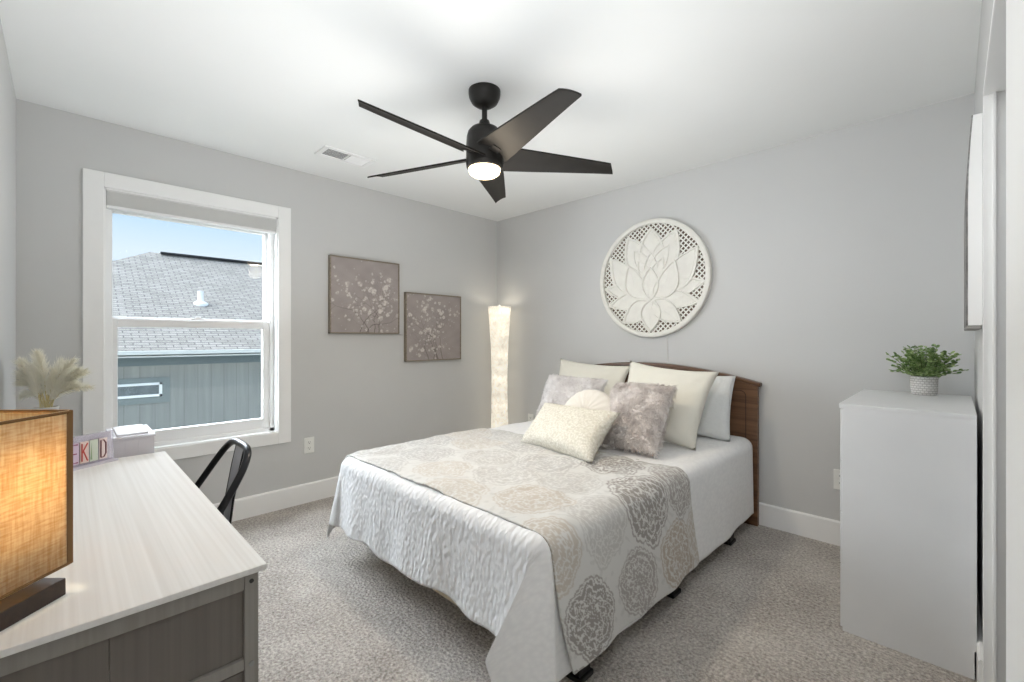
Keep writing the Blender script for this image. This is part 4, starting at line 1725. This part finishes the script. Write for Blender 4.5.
for a, b in zip(lv, lv[1:]):
    for k in range(nR):
        j = (k + 1) % nR
        mb.b.faces.new((a[k], a[j], b[j], b[k]))
shd = mb.build('lamp_shade', burl, tl, world=False, smooth=True, solid=0.0015, angle=60)
mb = MB()
for z in (z0 + 0.003, z1 - 0.003):
    mb.tube([(x * 1.008, y * 1.008, z) for x, y in ring], 0.0028, 6, True)
mb.bb(hs - 0.004, hs + 0.0016, hs - 0.013, hs + 0.001, z0, z1, 0.002)
mb.build('shade_binding', paint('burlap_binding', srgb(122, 90, 54), 0.9), tl, world=False, smooth=True)
bx = lc + V((0, 0, DT + 0.20))
add_light('table_lamp_bulb', 'POINT', 3.1, (1.0, 0.90, 0.64), bx, shadow_soft_size=0.025)

# ================================================================== VASE WITH PAMPAS GRASS
vx, vy, vz = 0.80, -3.26, 0.742
vase = thing('pampas_vase', 'white vase of cream pampas plumes behind the burlap lamp', 'vase', (vx, vy, vz))
mb = MB().lathe([(0, 0), (0.05, 0), (0.056, 0.005), (0.066, 0.04), (0.073, 0.085), (0.066, 0.125), (0.050, 0.155), (0.036, 0.172), (0.036, 0.185), (0.040, 0.195), (0.035, 0.196), (0.031, 0.185), (0.031, 0.172), (0.045, 0.15), (0.058, 0.12), (0.065, 0.085), (0.0, 0.02)], (vx, vy, vz), 40)
mb.build('vase_body', paint('vase_ceramic', srgb(214, 214, 212), 0.35), vase, smooth=True, angle=60)
pm = NT('pampas_cream')
pm.base(pm.ramp(pm.noise(pm.coord(), 16, 3), (0.3, srgb(252, 250, 242)), (0.7, srgb(255, 255, 254))))
pm.p.inputs['Roughness'].default_value = 0.9
ptl = pm.n('ShaderNodeBsdfTranslucent')
ptl.inputs['Color'].default_value = srgb(250, 248, 238)
pmx = pm.n('ShaderNodeMixShader')
pmx.inputs[0].default_value = 0.5
pm.l(pm.p.outputs[0], pmx.inputs[1])
pm.l(ptl.outputs[0], pmx.inputs[2])
pm.l(pmx.outputs[0], pm.out.inputs['Surface'])
pm.p.inputs['Specular IOR Level'].default_value = 0.1
rnd = random.Random(21)
stem_m = paint('pampas_stem', srgb(206, 192, 142), 0.8)
SR = RGT
for k in range(22):
    lat = (k / 21.0) * 2 - 1 + rnd.uniform(-0.08, 0.08)     # fan out left to right
    el = radians(88 - abs(lat) * 58 - (12 if k % 3 == 0 else 0) * rnd.random())
    dep_ = rnd.uniform(-0.40, 0.40)
    d = (SR * (cos(el) * (1 if lat > 0 else -1)) + FWD * dep_ * 0.5 + V((0, 0, sin(el)))).normalized()
    L = rnd.uniform(0.19, 0.255) if k % 2 else rnd.uniform(0.14, 0.20)
    base = V((vx, vy, vz + 0.15)) + V((rnd.uniform(-.015, .015), rnd.uniform(-.015, .015), 0))
    tip = base + V((0, 0, 0.05)) + d * L
    if tip.y < YC + 0.05:
        tip.y = YC + 0.05
    path = []
    for i in range(9):
        u = i / 8
        p = base + V((0, 0, 0.05 * min(1, u * 3))) + (tip - base - V((0, 0, 0.05))) * u + V((0, 0, 0.02 * sin(pi * u) - 0.02 * u * u))
        path.append(p)
    stm = MB().tube(path, [0.0016] * 6 + [0.0012, 0.001, 0.0006], 5)
    fl_ = MB()
    for q_ in range(230):
        u = rnd.uniform(0.25, 1.0)
        i = min(7, int(u * 8))
        p = path[i].lerp(path[i + 1], u * 8 - i)
        ax = (path[i + 1] - path[i]).normalized()
        o1 = ax.orthogonal().normalized()
        o2 = ax.cross(o1)
        an = rnd.uniform(0, 2 * pi)
        prof_ = 0.052 * (1 - ((u - 0.55) / 0.5) ** 2 * 0.75) * rnd.uniform(0.6, 1.1)
        dd = ax * prof_ * rnd.uniform(0.7, 1.3) + (o1 * cos(an) + o2 * sin(an)) * prof_ * 0.55
        fl_.spike(p, dd, 0.0014, bend=(0, 0, -0.003))
    pl_ = fl_.build('pampas_plume', pm.m, vase)
    stm.build('plume_stem', stem_m, pl_, smooth=True)

# ================================================================== LETTER BOARD AND CLEAR BOX
lb0, lb1 = V((1.262, -3.225, DT)), V((1.172, -3.078, DT))
ax = (lb1 - lb0).normalized()
nrm_ = V((-ax.y, ax.x, 0))
if nrm_.x < 0:
    nrm_ = -nrm_
letterboard = thing('letter_board', 'clear acrylic letter board with coloured letters on the desk', 'letter board', lb0, atan2(ax.y, ax.x))
# local x runs along the board to the right, local -y faces the room
Lb = (lb1 - lb0).length
frosted = glass_mat('frosted_acrylic', (0.97, 0.96, 0.99, 1), 0.22)
frosted.node_tree.nodes['Glossy BSDF'].inputs['Roughness'].default_value = 0.35
frosted.node_tree.nodes['Glossy BSDF'].inputs['Color'].default_value = (0.9, 0.88, 0.95, 1)
face_m = paint('board_white', srgb(226, 224, 230), 0.4)
mb = MB()
mb.bb(-0.02, Lb, 0.010, 0.014, 0.006, 0.108)
mb.build('back_plate', face_m, letterboard, world=False)
MB().bb(-0.022, Lb + 0.002, -0.022, 0.018, 0, 0.006, 0.001).build('tray', paint('tray_lilac', srgb(205, 202, 214), 0.4), letterboard, world=False)
MB().bb(-0.02, Lb, 0.0, 0.002, 0.006, 0.113).build('front_sheet', frosted, letterboard, world=False)
GL = {'E': [[(1, 1), (0, 1), (0, 0), (1, 0)], [(0, .5), (.8, .5)]],
      'K': [[(0, 0), (0, 1)], [(1, 1), (0, .45)], [(.25, .58), (1, 0)]],
      'N': [[(0, 0), (0, 1), (1, 0), (1, 1)]],
      'D': [[(0, 0), (0, 1), (.55, 1), (.95, .8), (.95, .2), (.55, 0), (0, 0)]]}
xs_ = (0.040, 0.073, 0.104, 0.137)
for chx, x, c, card in (('E', 0.048, srgb(150, 70, 110), srgb(214, 196, 216)), ('K', 0.078, srgb(198, 84, 78), srgb(232, 212, 206)),
                  ('N', 0.107, srgb(150, 176, 140), srgb(206, 216, 202)), ('D', 0.137, srgb(104, 38, 48), srgb(236, 222, 222))):
    mb = MB()
    mb.bb(x - 0.013, x + 0.013, -0.0025, -0.001, 0.014, 0.090, 0.0004)
    cdo = mb.build('letter_card', paint('card', card, 0.5), letterboard, world=False)
    mb = MB()
    for line in GL[chx]:
        mb.tube([(x - 0.0085 + 0.017 * u, -0.0032, 0.021 + 0.062 * v) for u, v in line], 0.0021, 6)
    l_ = mb.build('letter', paint('letter_ink', c, 0.5), cdo, world=False)

bxo = thing('storage_box', 'translucent white plastic box at the far desk end beside window', 'storage box', (1.0, -3.01, 0.742))
clear = paint('milky_plastic', srgb(226, 224, 229), 0.3)
tt_ = NT('milky_clear')
tt_.base(srgb(232, 230, 236))
tt_.p.inputs['Roughness'].default_value = 0.3
trn = tt_.n('ShaderNodeBsdfTransparent')
mxx = tt_.n('ShaderNodeMixShader')
mxx.inputs[0].default_value = 0.35
tt_.l(tt_.p.outputs[0], mxx.inputs[1])
tt_.l(trn.outputs[0], mxx.inputs[2])
tt_.l(mxx.outputs[0], tt_.out.inputs['Surface'])
bX0, bX1, bY0, bY1, bZ0, bZ1 = 0.86, 1.118, -3.080, -2.952, 0.742, 0.826
mb = MB()
mb.bb(bX0, bX1, bY0, bY1, bZ0, bZ0 + 0.003)
mb.bb(bX1 - 0.003, bX1, bY0, bY1, bZ0, bZ1, 0.001).bb(bX0, bX0 + 0.003, bY0, bY1, bZ0, bZ1, 0.001)
mb.bb(bX0, bX1, bY0, bY0 + 0.003, bZ0, bZ1, 0.001).bb(bX0, bX1, bY1 - 0.003, bY1, bZ0, bZ1, 0.001)
for yy in (-3.04, -3.0):
    mb.bb(bX1, bX1 + 0.0015, yy - 0.001, yy + 0.001, bZ0, bZ1 - 0.01)
mb.build('box_body', tt_.m, bxo)
mb = MB()
mb.bb(bX0 - 0.004, bX1 + 0.004, bY0 - 0.004, bY1 + 0.004, bZ1 - 0.004, bZ1 + 0.006, 0.002)
mb.bb(bX0 + 0.02, bX1 - 0.02, bY0 + 0.015, bY1 - 0.015, bZ1 + 0.006, bZ1 + 0.014, 0.003)
mb.build('lid', tt_.m, bxo)
mb = MB()
mb.bb(bX0 + 0.02, bX1 - 0.02, bY0 + 0.015, bY1 - 0.015, bZ0 + 0.003, bZ0 + 0.05, 0.006)
mb.build('contents', paint('box_contents', srgb(224, 214, 222), 0.7, var=0.1, scale=40), bxo)
